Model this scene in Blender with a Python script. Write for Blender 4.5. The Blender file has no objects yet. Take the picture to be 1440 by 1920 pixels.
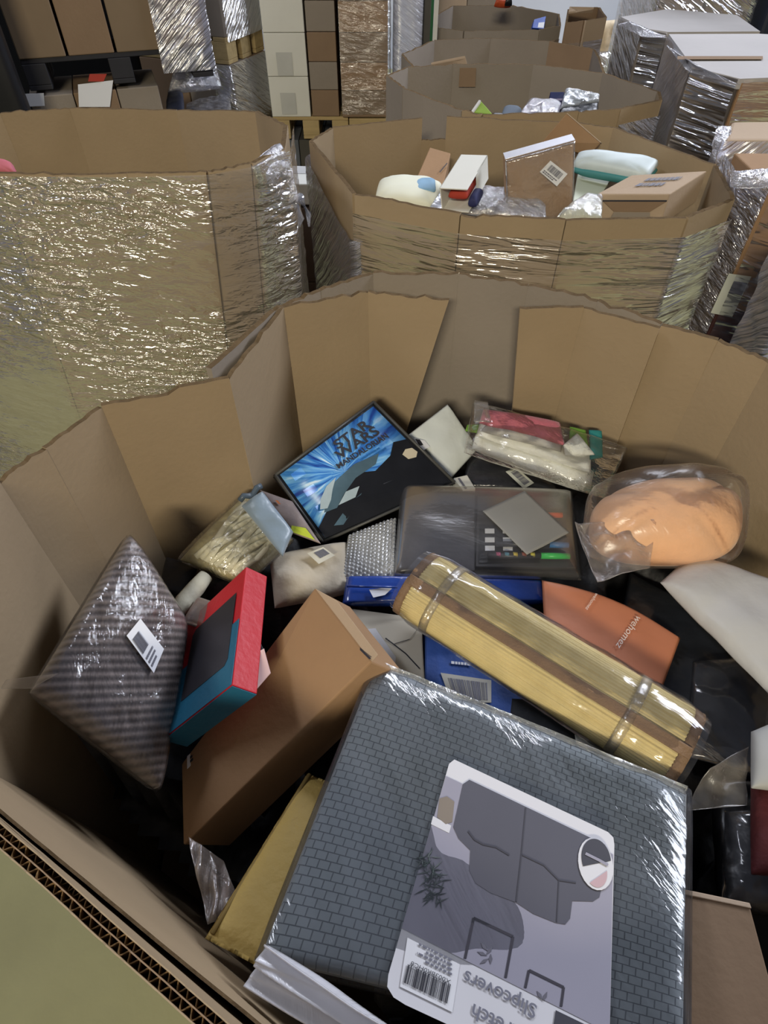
import bpy, bmesh, math, random
from mathutils import Vector, Matrix, noise as mn
from math import sin, cos, pi, radians
V = Vector
scn = bpy.context.scene
COL = scn.collection
# ------------------------------------------------------------------ camera
FPX, PITCH, CAMZ = 1150.0, radians(47.4), 1.84
cam_d = bpy.data.cameras.new('camera'); cam = bpy.data.objects.new('camera', cam_d); COL.objects.link(cam)
cam.location = (0, 0, CAMZ); cam.rotation_euler = (pi/2-PITCH, 0, 0)
cam_d.sensor_fit = 'HORIZONTAL'; cam_d.sensor_width = 36; cam_d.lens = 36*FPX/1440; cam_d.clip_start = .02
scn.camera = cam
# ------------------------------------------------------------------ world, lamps, exposure
w = bpy.data.worlds.new('world'); scn.world = w; w.use_nodes = True
bg = w.node_tree.nodes['Background']; bg.inputs[0].default_value = (.70, .74, .9, 1); bg.inputs[1].default_value = .17
def lamp(name, loc, aim, sx, sy, watts, col):
    d = bpy.data.lights.new(name, 'AREA'); d.shape = 'RECTANGLE'; d.size = sx; d.size_y = sy
    d.energy = watts; d.color = col
    o = bpy.data.objects.new(name, d); COL.objects.link(o); o.location = loc
    o.rotation_euler = (V(aim)-V(loc)).to_track_quat('-Z', 'Y').to_euler()
    return o
lamp('ceiling_lamp', (-1.0, -5.2, 4.8), (-.2, 1.6, .8), 2.0, .6, 420, (1, .91, .71))
lamp('ceiling_lamp', (7.2, 4.6, 6.0), (.8, 2.0, .5), 4.0, 1.6, 860, (.82, .87, 1))
lamp('ceiling_lamp', (-4.2, 2.2, 6.0), (-1.2, 3.6, .8), 3, .5, 150, (.84, .88, 1))
lamp('ceiling_lamp', (2.2, 8.3, 6.0), (1.6, 4.0, 1), 4, .5, 330, (.86, .89, 1))
scn.view_settings.view_transform = 'Standard'; scn.view_settings.look = 'None'
scn.view_settings.gamma = 1; scn.view_settings.use_curve_mapping = False
scn.view_settings.exposure = -.22
scn.cycles.transparent_max_bounces = 24; scn.cycles.max_bounces = 8; scn.cycles.use_denoising = True
scn.cycles.sample_clamp_indirect = 6

# ------------------------------------------------------------------ pixel -> world helpers
FWD = V((0, cos(PITCH), -sin(PITCH))); UPV = V((0, sin(PITCH), cos(PITCH))); RT = V((1, 0, 0)); CAMP = V((0, 0, CAMZ))
def ray(px, py): return RT*((px-720)/FPX) - UPV*((py-960)/FPX) + FWD
def P(px, py, z):
    d = ray(px, py); return CAMP + d*((z-CAMZ)/d.z)
def PY(px, py, y):
    d = ray(px, py); return CAMP + d*(y/d.y)
def lerp(a, b, t): return a + (b-a)*t
def bil(W, u, v): return lerp(lerp(W[0], W[1], u), lerp(W[3], W[2], u), v)
def nrm(W):
    n = (W[1]-W[0]).cross(W[3]-W[0])
    if n.length < 1e-9: n = (W[2]-W[1]).cross(W[0]-W[1])
    n.normalize()
    return n if n.dot(CAMP-W[0]) > 0 else -n
# ------------------------------------------------------------------ materials
def lin(h):
    h = h.lstrip('#'); r = []
    for i in (0, 2, 4):
        c = int(h[i:i+2], 16)/255; r.append(c/12.92 if c <= .04045 else ((c+.055)/1.055)**2.4)
    return (*r, 1)
MATS = {}
def newmat(name):
    m = bpy.data.materials.new(name); m.use_nodes = True; nt = m.node_tree; nt.nodes.clear()
    out = nt.nodes.new('ShaderNodeOutputMaterial'); return m, nt, nt.nodes, nt.links, out
def mat(name, hexc, rough=.6, var=.08, vs=9, bump=.0, bs=60, spec=.4, stretch=(1, 1, 1), metal=0, sheen=0, coat=0, stripes=None):
    if name in MATS: return MATS[name]
    m, nt, N, L, out = newmat(name)
    b = N.new('ShaderNodeBsdfPrincipled'); L.new(b.outputs[0], out.inputs[0])
    b.inputs['Roughness'].default_value = rough; b.inputs['Specular IOR Level'].default_value = spec
    b.inputs['Metallic'].default_value = metal; b.inputs['Sheen Weight'].default_value = sheen; b.inputs['Coat Weight'].default_value = coat
    b.inputs['Coat Roughness'].default_value = .08
    tc = N.new('ShaderNodeTexCoord'); mp = N.new('ShaderNodeMapping'); mp.inputs['Scale'].default_value = stretch
    L.new(tc.outputs['Object'], mp.inputs[0])
    nz = N.new('ShaderNodeTexNoise'); nz.inputs['Scale'].default_value = vs; nz.inputs['Detail'].default_value = 4
    L.new(mp.outputs[0], nz.inputs['Vector'])
    mr = N.new('ShaderNodeMapRange'); mr.inputs[1].default_value = .25; mr.inputs[2].default_value = .75
    mr.inputs[3].default_value = 1-var; mr.inputs[4].default_value = 1+var; L.new(nz.outputs[0], mr.inputs[0])
    mx = N.new('ShaderNodeVectorMath'); mx.operation = 'SCALE'; mx.inputs[0].default_value = lin(hexc)[:3]
    L.new(mr.outputs[0], mx.inputs['Scale']); L.new(mx.outputs[0], b.inputs['Base Color'])
    if bump:
        n2 = N.new('ShaderNodeTexNoise'); n2.inputs['Scale'].default_value = bs; n2.inputs['Detail'].default_value = 3
        L.new(mp.outputs[0], n2.inputs['Vector'])
        bp = N.new('ShaderNodeBump'); bp.inputs['Strength'].default_value = bump; bp.inputs['Distance'].default_value = .01
        L.new(n2.outputs[0], bp.inputs['Height']); L.new(bp.outputs[0], b.inputs['Normal'])
    MATS[name] = m; return m
def film(name, haze=.1, tint='#ffffff', gl=.05, fres=2.0, rough=.14, sc=(14, 60, 1), ang=0, bump=.5, hazevar=.6, uv=True, dist=.012, det=5, patch=0):
    """thin clear plastic: mostly transparent, some milky scatter, wrinkled gloss"""
    if name in MATS: return MATS[name]
    m, nt, N, L, out = newmat(name)
    tc = N.new('ShaderNodeTexCoord'); mp = N.new('ShaderNodeMapping'); mp.inputs['Scale'].default_value = sc
    m0 = N.new('ShaderNodeMapping'); m0.inputs['Rotation'].default_value = (0, 0, ang)
    L.new(tc.outputs['UV' if uv else 'Object'], m0.inputs[0]); L.new(m0.outputs[0], mp.inputs[0])
    nz = N.new('ShaderNodeTexNoise'); nz.inputs['Scale'].default_value = 1; nz.inputs['Detail'].default_value = det; nz.inputs['Roughness'].default_value = .6
    nz.inputs['Distortion'].default_value = .4
    L.new(mp.outputs[0], nz.inputs['Vector'])
    bp = N.new('ShaderNodeBump'); bp.inputs['Strength'].default_value = bump; bp.inputs['Distance'].default_value = dist
    L.new(nz.outputs[0], bp.inputs['Height'])
    if patch:
        pz = N.new('ShaderNodeTexNoise'); pz.inputs['Scale'].default_value = patch; pz.inputs['Detail'].default_value = 2; L.new(tc.outputs['UV' if uv else 'Object'], pz.inputs['Vector'])
        pr = N.new('ShaderNodeMapRange'); pr.inputs[1].default_value = .38; pr.inputs[2].default_value = .6; pr.inputs[3].default_value = bump*.2; pr.inputs[4].default_value = bump
        L.new(pz.outputs[0], pr.inputs[0]); L.new(pr.outputs[0], bp.inputs['Strength'])
    tr = N.new('ShaderNodeBsdfTransparent'); df = N.new('ShaderNodeBsdfDiffuse'); df.inputs[0].default_value = lin(tint)
    tl = N.new('ShaderNodeBsdfTranslucent'); tl.inputs[0].default_value = lin(tint)
    md = N.new('ShaderNodeMixShader'); md.inputs[0].default_value = .4; L.new(df.outputs[0], md.inputs[1]); L.new(tl.outputs[0], md.inputs[2])
    L.new(bp.outputs[0], df.inputs['Normal'])
    hz = N.new('ShaderNodeMapRange'); hz.inputs[1].default_value = .35; hz.inputs[2].default_value = .75
    hz.inputs[3].default_value = haze*(1-hazevar); hz.inputs[4].default_value = haze*(1+hazevar)
    L.new(nz.outputs[0], hz.inputs[0])
    m1 = N.new('ShaderNodeMixShader'); L.new(hz.outputs[0], m1.inputs[0]); L.new(tr.outputs[0], m1.inputs[1]); L.new(md.outputs[0], m1.inputs[2])
    gs = N.new('ShaderNodeBsdfGlossy'); gs.inputs['Roughness'].default_value = rough; gs.inputs[0].default_value = (1, 1, 1, 1)
    L.new(bp.outputs[0], gs.inputs['Normal'])
    fr = N.new('ShaderNodeFresnel'); fr.inputs[0].default_value = 1.45; L.new(bp.outputs[0], fr.inputs['Normal'])
    ma = N.new('ShaderNodeMath'); ma.operation = 'MULTIPLY_ADD'; ma.use_clamp = True
    L.new(fr.outputs[0], ma.inputs[0]); ma.inputs[1].default_value = fres; ma.inputs[2].default_value = gl
    mn2 = N.new('ShaderNodeMath'); mn2.operation = 'MINIMUM'; mn2.inputs[1].default_value = .75; L.new(ma.outputs[0], mn2.inputs[0])
    m2 = N.new('ShaderNodeMixShader'); L.new(mn2.outputs[0], m2.inputs[0]); L.new(m1.outputs[0], m2.inputs[1]); L.new(gs.outputs[0], m2.inputs[2])
    L.new(m2.outputs[0], out.inputs[0]); MATS[name] = m; return m
def uvpattern(name, c1, c2, fn, rough=.8, bump=.4, sheen=.3):
    """woven cloth from UVs in metres"""
    m, nt, N, L, out = newmat(name); b = N.new('ShaderNodeBsdfPrincipled'); L.new(b.outputs[0], out.inputs[0])
    b.inputs['Roughness'].default_value = rough; b.inputs['Specular IOR Level'].default_value = .15; b.inputs['Sheen Weight'].default_value = sheen
    tc = N.new('ShaderNodeTexCoord'); h = fn(N, L, tc.outputs['UV'])
    nz = N.new('ShaderNodeTexNoise'); nz.inputs['Scale'].default_value = 25; nz.inputs['Detail'].default_value = 5; L.new(tc.outputs['UV'], nz.inputs['Vector'])
    ad = N.new('ShaderNodeMath'); ad.operation = 'MULTIPLY_ADD'; L.new(nz.outputs[0], ad.inputs[0]); ad.inputs[1].default_value = .35; L.new(h, ad.inputs[2])
    sb = N.new('ShaderNodeMath'); sb.operation = 'SUBTRACT'; sb.use_clamp = True; L.new(ad.outputs[0], sb.inputs[0]); sb.inputs[1].default_value = .17
    mx = N.new('ShaderNodeMix'); mx.data_type = 'RGBA'; L.new(sb.outputs[0], mx.inputs[0]); mx.inputs[6].default_value = lin(c1); mx.inputs[7].default_value = lin(c2)
    L.new(mx.outputs[2], b.inputs['Base Color'])
    bp = N.new('ShaderNodeBump'); bp.inputs['Strength'].default_value = bump; bp.inputs['Distance'].default_value = .003; L.new(h, bp.inputs['Height']); L.new(bp.outputs[0], b.inputs['Normal'])
    MATS[name] = m; return m
CARD = mat('cardboard', '#98856a', .85, .07, 5, .08, 90, .15)
CARD2 = mat('cardboard_grey', '#8c8276', .85, .06, 5, .08, 90, .15)
CARDP = mat('cardboard_pale', '#ae9a84', .85, .05, 5, .08, 90, .15)
CARDB = mat('carton_brown', '#86705a', .85, .07, 6, .08, 80, .15)
CARDK = mat('carton_kraft', '#98795a', .8, .07, 8, .08, 80, .2)
EDGE = mat('board_edge', '#5f4e38', .95, .25, 60, .3, 120, .05)
FLUTE = mat('flute', '#6f5532', .9, .2, 40)
WHITE = mat('white_card', '#d3d2c8', .6, .03, 6)
CREAM = mat('cream_card', '#c9c2b0', .7, .05, 6)
PAPER = mat('paper', '#dedfe2', .6, .02, 9)
INK = mat('ink', '#2b2b32', .6, .05)
GREYINK = mat('grey_ink', '#6e6e78', .6, .05)
BLACK = mat('black_plastic', '#17181b', .35, .2, 12, .3, 30, .5)
DARK = mat('gap_shade_fill', '#131315', .55, .5, 14, .6, 18, .4)  # near-black stands for the shade seen down between goods
WOOD = mat('pallet_wood', '#b09a6e', .75, .15, 6, .2, 50, .2, (1, 8, 8))
DARKWOOD = mat('dark_pallet', '#25252a', .7, .2, 8)
WRAP1 = film('stretch_wrap_fine', .10, '#f3f0e6', .09, 2.8, .17, (16, 46, 1), .12, 1.0, dist=.032, det=3, hazevar=.3, patch=2.2)
WRAP2 = film('stretch_wrap_bands', .07, '#f3f0e6', .07, 2.2, .15, (4, 34, 1), .04, .9, dist=.028, det=3, hazevar=.3, patch=4)
WRAP3 = film('stretch_wrap_milky', .36, '#d6d9ea', .12, 2.6, .2, (4, 40, 1), .5, 1.0, dist=.03, det=3)
WRAP4 = film('stretch_wrap_diagonal', .44, '#d2d6f0', .12, 2.4, .22, (3, 60, 1), -.7, .7, dist=.03, det=3)
WRAP5 = film('stretch_wrap_dark_bands', .06, '#e8e8f4', .12, 2.6, .14, (2.5, 30, 1), .03, 1.0, dist=.04, det=2)
BAGF = film('clear_bag', .03, '#f4f4ff', .0, 1.0, .12, (6, 16, 1), .6, .25, dist=.012)
BAGM = film('milky_bag', .16, '#cfc8c0', .01, 1.0, .25, (7, 11, 1), .6, .3, dist=.015)
BAGS = film('silver_crinkled_bag', .45, '#dcdce6', .22, 2.5, .14, (22, 48, 1), .5, 1.0, dist=.02)
# ------------------------------------------------------------------ object helpers
def setp(o, label=None, cat=None, group=None, kind=None):
    if label: o['label'] = label
    if cat: o['category'] = cat
    if group: o['group'] = group
    if kind: o['kind'] = kind
    return o
def thing(name, label, cat, loc, group=None):
    o = bpy.data.objects.new(name, None); COL.objects.link(o); o.location = loc; o.empty_display_size = .05
    return setp(o, label, cat, group)
def wpos(o):
    p = V((0, 0, 0))
    while o is not None: p += o.location; o = o.parent
    return p
SOLIDS = []
def mk(name, vs, fs, m, parent=None, smooth=False, uvs=None, label=None, loc=None, kind=None):
    base = wpos(parent) if parent else V((0, 0, 0))
    if parent is None:
        c = V((0, 0, 0))
        for v in vs: c += V(v)
        c /= len(vs); c.z = min(v[2] for v in vs); loc = c
    off = base + (V(loc) if loc is not None else V((0, 0, 0)))
    me = bpy.data.meshes.new(name); me.from_pydata([tuple(V(v)-off) for v in vs], [], fs)
    if uvs:
        ul = me.uv_layers.new(name='UVMap')
        for l in me.loops: ul.data[l.index].uv = uvs[l.vertex_index]
    ms = m if isinstance(m, (list, tuple)) else [m]
    for x in ms: me.materials.append(x)
    if smooth: me.polygons.foreach_set('use_smooth', [True]*len(me.polygons))
    me.update()
    o = bpy.data.objects.new(name, me); COL.objects.link(o)
    if loc is not None: o.location = loc
    if parent: o.parent = parent
    if label: o['label'] = label
    if kind: o['kind'] = kind
    return o
def recalc(o):
    bm = bmesh.new(); bm.from_mesh(o.data); bmesh.ops.recalc_face_normals(bm, faces=bm.faces); bm.to_mesh(o.data); bm.free(); return o
def bevel(o, w, seg=2):
    bm = bmesh.new(); bm.from_mesh(o.data); bmesh.ops.recalc_face_normals(bm, faces=bm.faces)
    bmesh.ops.bevel(bm, geom=list(bm.edges), offset=w, segments=seg, affect='EDGES', profile=.5, clamp_overlap=True)
    bm.to_mesh(o.data); bm.free(); return o
HEXF = [(0, 1, 2, 3), (7, 6, 5, 4), (0, 4, 5, 1), (1, 5, 6, 2), (2, 6, 7, 3), (3, 7, 4, 0)]
def hexa(name, W, down, m, parent=None, bev=.003, **k):
    vs = [V(x) for x in W] + [V(x)+V(down) for x in W]
    return bevel(mk(name, vs, HEXF, m, parent, **k), bev)
def cub(name, x0, x1, y0, y1, z0, z1, m, parent=None, bev=.004, **k):
    return hexa(name, [(x0, y0, z1), (x1, y0, z1), (x1, y1, z1), (x0, y1, z1)], (0, 0, z0-z1), m, parent, bev, **k)
def rectp(W, u0, u1, v0, v1): return [bil(W, u0, v0), bil(W, u1, v0), bil(W, u1, v1), bil(W, u0, v1)]
def decal(name, W, pts, m, parent, off=.0008, th=.0006, n=None, label=None):
    """flat printed piece: polygon pts in uv of quad W, standing off the surface"""
    n = n or nrm(W); k = len(pts)
    top = [bil(W, u, v)+n*(off+th) for u, v in pts]; bot = [bil(W, u, v)+n*off for u, v in pts]
    fs = [tuple(range(k)), tuple(range(2*k-1, k-1, -1))] + [(i, i+k, (i+1) % k+k, (i+1) % k) for i in range(k)]
    return recalc(mk(name, top+bot, fs, m, parent, label=label))
def dquad(name, W, u0, u1, v0, v1, m, parent, **k): return decal(name, W, [(u0, v0), (u1, v0), (u1, v1), (u0, v1)], m, parent, **k)
def multi(name, W, polys, m, parent, off=.0012, th=.0004, n=None):
    n = n or nrm(W); vs, fs = [], []
    for pts in polys:
        b = len(vs); k = len(pts)
        vs += [bil(W, u, v)+n*(off+th) for u, v in pts] + [bil(W, u, v)+n*off for u, v in pts]
        fs += [tuple(range(b, b+k)), tuple(range(b+2*k-1, b+k-1, -1))] + [(b+i, b+i+k, b+(i+1) % k+k, b+(i+1) % k) for i in range(k)]
    return recalc(mk(name, vs, fs, m, parent))
def barcode(W, u0, u1, v0, v1, m, parent, n=26, seed=1, off=.0018, horiz=False):
    r = random.Random(seed); ps = []; x = 0; ws = []
    while x < 1:
        a = r.choice((.012, .022, .035)); ws.append((x, min(1, x+a))); x += a + r.choice((.012, .02, .03))
    for a, b in ws:
        if horiz: ps.append([(u0, v0+(v1-v0)*a), (u1, v0+(v1-v0)*a), (u1, v0+(v1-v0)*b), (u0, v0+(v1-v0)*b)])
        else: ps.append([(u0+(u1-u0)*a, v0), (u0+(u1-u0)*b, v0), (u0+(u1-u0)*b, v1), (u0+(u1-u0)*a, v1)])
    return multi('barcode', W, ps, m, parent, off)
def rows(W, u0, u1, vs, h, m, parent, seed=0, off=.0018, name='print_lines'):
    """lines of small unreadable print as short dashes"""
    r = random.Random(seed); ps = []
    for v in vs:
        x = u0; e = u1 - r.random()*(u1-u0)*.3
        while x < e:
            a = min(e, x+(u1-u0)*r.uniform(.05, .14)); ps.append([(x, v), (a, v), (a, v+h), (x, v+h)]); x = a+(u1-u0)*.03
    return multi(name, W, ps, m, parent, off)
def text_on(s, W, u0, v0, hm, m, parent, off=.002, n=None, width=None, name='lettering', align='LEFT', shear=0, bold=0):
    """W in reading order: bottom-left, bottom-right, top-right, top-left; hm = letter height as share of the quad height"""
    c = bpy.data.curves.new('t', 'FONT'); c.body = s; c.size = 1; c.align_x = align; c.shear = shear; c.offset = bold; c.resolution_u = 3
    o = bpy.data.objects.new('t', c); me = bpy.data.meshes.new_from_object(o)
    lu = ((W[1]-W[0]).length+(W[2]-W[3]).length)/2; lv = ((W[3]-W[0]).length+(W[2]-W[1]).length)/2
    xs = [v.co.x for v in me.vertices]; wd = (max(xs)-min(xs)) if xs else 1
    sv = hm/.7; su = sv*lv/lu
    if width: su = width/wd
    n = n or nrm(W)
    vs = [bil(W, u0+v.co.x*su, v0+v.co.y*sv)+n*off for v in me.vertices]
    fs = [tuple(p.vertices) for p in me.polygons]
    bpy.data.objects.remove(o); bpy.data.curves.remove(c); bpy.data.meshes.remove(me)
    return mk(name, vs, fs, m, parent)
def nz3(p, s, seed=0): return mn.noise(V((p[0]*s+seed*7.3, p[1]*s+seed*3.1, p[2]*s-seed*5.7)))
def slab(name, W, top, bot, m, parent=None, p=3., nu=26, nv=26, amp=0., fs=9., seed=0, fin=0., rnd=0., sag=None, fn=None, **k):
    """soft pad / bag / cushion over quad W: rounded edges, puffed by top and bot, wrinkled"""
    W = [V(x) for x in W]; n = nrm(W); Lu = (W[1]-W[0]).length; Lv = (W[3]-W[0]).length
    def par(i, c):
        t = i/c; return .5-.5*cos(pi*t)*(.55)-.5*(1-2*t)*.45
    vs, uv, fcs = [], [], []; ti, bi = {}, {}
    for side in (0, 1):
        for j in range(nv+1):
            for i in range(nu+1):
                edge = i in (0, nu) or j in (0, nv)
                if side and edge: bi[i, j] = ti[i, j]; continue
                u, v = par(i, nu), par(j, nv); x, y = 2*u-1, 2*v-1
                fx = min(1, abs(x)/(1-fin)); fy = min(1, abs(y)/(1-fin))
                pr = max(0, 1-fx**p)**(1/p)*max(0, 1-fy**p)**(1/p)
                if rnd:
                    kk = 2+ (1-rnd)*8; s = (abs(x)**kk+abs(y)**kk)**(1/kk); mm = max(abs(x), abs(y)); f = mm/s if s > 1e-6 else 1
                    x *= f; y *= f
                q = bil(W, (x+1)/2, (y+1)/2)
                d = nz3(q, fs, seed)+.5*nz3(q, fs*2.3, seed+5)
                if side == 0: q = q + n*(top*pr + amp*d*(.35+.65*min(1, pr)))
                else: q = q - n*(bot*pr) + n*amp*d*.35
                if fn: q = fn(q, u, v, side, n)
                (ti if side == 0 else bi)[i, j] = len(vs); vs.append(q); uv.append((u*Lu, v*Lv+side*.37))
    for j in range(nv):
        for i in range(nu):
            fcs.append((ti[i, j], ti[i+1, j], ti[i+1, j+1], ti[i, j+1]))
            fcs.append((bi[i, j+1], bi[i+1, j+1], bi[i+1, j], bi[i, j]))
    return recalc(mk(name, vs, fcs, m, parent, True, uv, **k))
def sheet(name, W, m, parent=None, nu=20, nv=20, amp=.006, fs=12, seed=0, fn=None, th=.0006, **k):
    W = [V(x) for x in W]; n = nrm(W); Lu = (W[1]-W[0]).length; Lv = (W[3]-W[0]).length; vs, uv, fcs = [], [], []
    for s in (0, 1):
        for j in range(nv+1):
            for i in range(nu+1):
                u, v = i/nu, j/nv; q = bil(W, u, v); q = q + n*amp*(nz3(q, fs, seed)+.5*nz3(q, fs*2.2, seed+3)) - n*th*s
                if fn: q = fn(q, u, v, n)
                vs.append(q); uv.append((u*Lu, v*Lv))
    w_ = nu+1; b = w_*(nv+1)
    for j in range(nv):
        for i in range(nu):
            a = j*w_+i; fcs.append((a, a+1, a+w_+1, a+w_)); fcs.append((b+a+w_, b+a+w_+1, b+a+1, b+a))
    for i in range(nu):
        fcs.append((i+1, i, b+i, b+i+1)); a = nv*w_+i; fcs.append((a, a+1, b+a+1, b+a))
    for j in range(nv):
        a = j*w_; fcs.append((a, a+w_, b+a+w_, b+a)); a += nu; fcs.append((a+w_, a, b+a, b+a+w_))
    return recalc(mk(name, vs, fcs, m, parent, True, uv, **k))
def tube(name, pts, r, m, parent=None, n=10, **k):
    vs, fs = [], []; pts = [V(p) for p in pts]
    for i, p in enumerate(pts):
        t = (pts[min(i+1, len(pts)-1)]-pts[max(i-1, 0)]).normalized(); a = t.orthogonal().normalized(); b = t.cross(a)
        rr = r[i] if isinstance(r, (list, tuple)) else r
        for q in range(n): vs.append(p+a*rr*cos(2*pi*q/n)+b*rr*sin(2*pi*q/n))
    for i in range(len(pts)-1):
        for q in range(n): fs.append((i*n+q, i*n+(q+1) % n, (i+1)*n+(q+1) % n, (i+1)*n+q))
    fs += [tuple(range(n-1, -1, -1)), tuple(range((len(pts)-1)*n, len(pts)*n))]
    return mk(name, vs, fs, m, parent, True, **k)

# ------------------------------------------------------------------ the room
FLOORM = mat('floor_concrete', '#8d8b66', .55, .10, 3.5, .15, 30, .3)
WALLM = mat('painted_wall', '#c9ccd8', .8, .03, 1.5)
setp(cub('floor', -7, 7, -3, 9.2, -.1, 0, FLOORM, None, .001), kind='structure')
setp(cub('wall_back', -7, 7, 9, 9.2, 0, 6.5, WALLM, None, .001), kind='structure')

# ------------------------------------------------------------------ gaylord boxes
def panel(name, a, b, zb, th, m, parent, a2=None, b2=None, nu=10, nv=6, jag=.002, bow=0., seed=0, label=None, top=None):
    """wall board from top edge a-b down to zb; inner face on a-b, thickness outwards (ring runs counter-clockwise)"""
    a, b = V(a), V(b); a2 = V(a2) if a2 is not None else V((a.x, a.y, zb)); b2 = V(b2) if b2 is not None else V((b.x, b.y, zb))
    d = (b-a); o = V((d.y, -d.x, 0)).normalized(); vs, uv, fs = [], [], []
    L = d.length
    for s in (0, 1):
        for j in range(nv+1):
            for i in range(nu+1):
                u, v = i/nu, j/nv; q = lerp(lerp(a, b, u), lerp(a2, b2, u), v)
                q = q + o*(bow*sin(pi*u)*sin(pi*min(1, v+.15)) + .0015*nz3(q, 7, seed))
                if top and j == 0: q.z += top(u)
                if j == 0: q.z += jag*(nz3(q, 60, seed)*1.2+nz3(q, 160, seed))
                vs.append(q+o*th*s); uv.append((u*L, q.z))
    w_ = nu+1; c = w_*(nv+1)
    for j in range(nv):
        for i in range(nu):
            k = j*w_+i; fs.append((k, k+1, k+w_+1, k+w_)); fs.append((c+k+w_, c+k+w_+1, c+k+1, c+k))
    for i in range(nu):
        fs.append((i+1, i, c+i, c+i+1)); k = nv*w_+i; fs.append((k, k+1, c+k+1, c+k))
    for j in range(nv):
        k = j*w_; fs.append((k, k+w_, c+k+w_, c+k)); k += nu; fs.append((k+w_, k, c+k, c+k+w_))
    o_ = recalc(mk(name, vs, fs, [m, EDGE], parent, False, uv, label=label))
    nq = 2*nu*nv
    for i in range(nu): o_.data.polygons[nq+2*i].material_index = 1
    return o_
def wrap(name, pts, ztop, zbot, m, parent, off=.012, amp=.004, nu=60, nv=50, seed=0, ang=.05, loose=0, fx=5, fz=60, kind=None, pts2=None):
    """stretch film round an open chain of ring points, pulled into fine creases"""
    pts = [V(p) for p in pts]; seg = [(pts[i+1]-pts[i]) for i in range(len(pts)-1)]; Ls = [V((s.x, s.y, 0)).length for s in seg]; T = sum(Ls)
    def at(u):
        s = u*T
        for i, l in enumerate(Ls):
            if s <= l or i == len(Ls)-1:
                q = lerp(pts[i], pts[i+1], min(1, s/l)); d = seg[i]; o = V((d.y, -d.x, 0)).normalized()
                t = s/l; w1 = .5*max(0, 1-t*5); w2 = .5*max(0, 1-(1-t)*5)
                if i > 0 and w1: e = seg[i-1]; o = (o*(1-w1)+V((e.y, -e.x, 0)).normalized()*w1).normalized()
                if i < len(Ls)-1 and w2: e = seg[i+1]; o = (o*(1-w2)+V((e.y, -e.x, 0)).normalized()*w2).normalized()
                return q, o
            s -= l
    def at2(u):
        s = u*T
        for i, l in enumerate(Ls):
            if s <= l or i == len(Ls)-1: return lerp(V(pts2[i]), V(pts2[i+1]), min(1, s/l))
            s -= l
    vs, uv, fs = [], [], []
    for j in range(nv+1):
        for i in range(nu+1):
            u, v = i/nu, j/nv; q, o = at(u); zt = ztop(u) if callable(ztop) else q.z-ztop
            z = zt+(zbot-zt)*v; x = u*T
            r = mn.noise(V((x*fx+z*ang*20, z*fz*.35-x*ang*fz*.2, seed)))+.5*mn.noise(V((x*fx*2+3, z*fz-x*ang*fz*.5, seed+4)))
            if pts2: q = q + (at2(u)-q)*max(0, 1-z/max(.1, q.z))
            p = V((q.x, q.y, z))+o*(off+amp*r+loose*max(0, mn.noise(V((x*3, z*3, seed+9)))))
            vs.append(p); uv.append((x, z))
    for j in range(nv):
        for i in range(nu):
            k = j*(nu+1)+i; fs.append((k, k+1, k+nu+2, k+nu+1))
    return mk(name, vs, fs, m, parent, True, uv, kind=kind)
def bottom(ring, parent, z=.12):
    vs = [V((q[0], q[1], z)) for q in ring]; n = len(vs); c = sum(vs, V((0, 0, 0)))/n; vs = [c+(q-c)*.985 for q in vs]; vs += [q-V((0, 0, .012)) for q in vs]
    recalc(mk('bottom_board', vs, [tuple(range(n)), tuple(range(2*n-1, n-1, -1))]+[(i, i+n, (i+1) % n+n, (i+1) % n) for i in range(n)], CARDB, parent))
def shift(p, **k): q = V(p); [setattr(q, a, getattr(q, a)+v) for a, v in k.items()]; return q

# main bin in the foreground
RZ = 1.19
MB = thing('bulk_box', 'open cardboard bulk bin in the foreground full of mixed returned goods', 'bin', (.1, .55, 0))
def X(px, py, z=RZ): return P(px, py, z)
m_near = [V((.30, -.23, RZ)), X(430, 1920), X(0, 1540), V((-.575, .305, RZ))]
near_a, near_b = V((.02, -.058, RZ)), V((-.56, .295, RZ))
# walls, counter-clockwise
def mp(a, b, m=CARD, **k): return panel('side_panel', a, b, 0, k.pop('th', .012), m, MB, **k)
mp(V((.02, -.058, RZ)), V((.12, -.13, RZ)), seed=1); mp(V((.12, -.13, RZ)), V((.58, -.13, RZ)), seed=2); mp(V((.58, -.13, RZ)), V((.84, .2, RZ)), seed=3)
mp(V((.84, .2, RZ)), V((.82, .74, RZ)), CARD, seed=4); mp(V((.82, .74, RZ)), X(1440, 680), CARD, seed=5)
mp(X(1440, 680), X(1345, 640), CARD, seed=6, jag=.004); mp(X(1345, 640), X(1240, 610), CARD, seed=7, jag=.004)
# outer back wall, seen through the torn liner
o1, o2, o3, o4, o5 = X(1240, 606), X(1120, 566), X(990, 535), X(860, 516), X(700, 514)
mp(o1, o2, CARD2, seed=8, jag=.006); mp(o2, o3, CARD2, seed=9, jag=.006); mp(o3, o4, CARD2, seed=10, jag=.005); mp(o4, o5, CARD2, seed=11, jag=.005)
o6, o7, o8 = X(602, 545), X(516, 582), X(396, 694)
mp(o5, o6, CARD2, seed=12, jag=.005); mp(o6, o7, CARD2, seed=13, jag=.004); mp(o7, o8, CARD2, seed=14, jag=.004)
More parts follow.
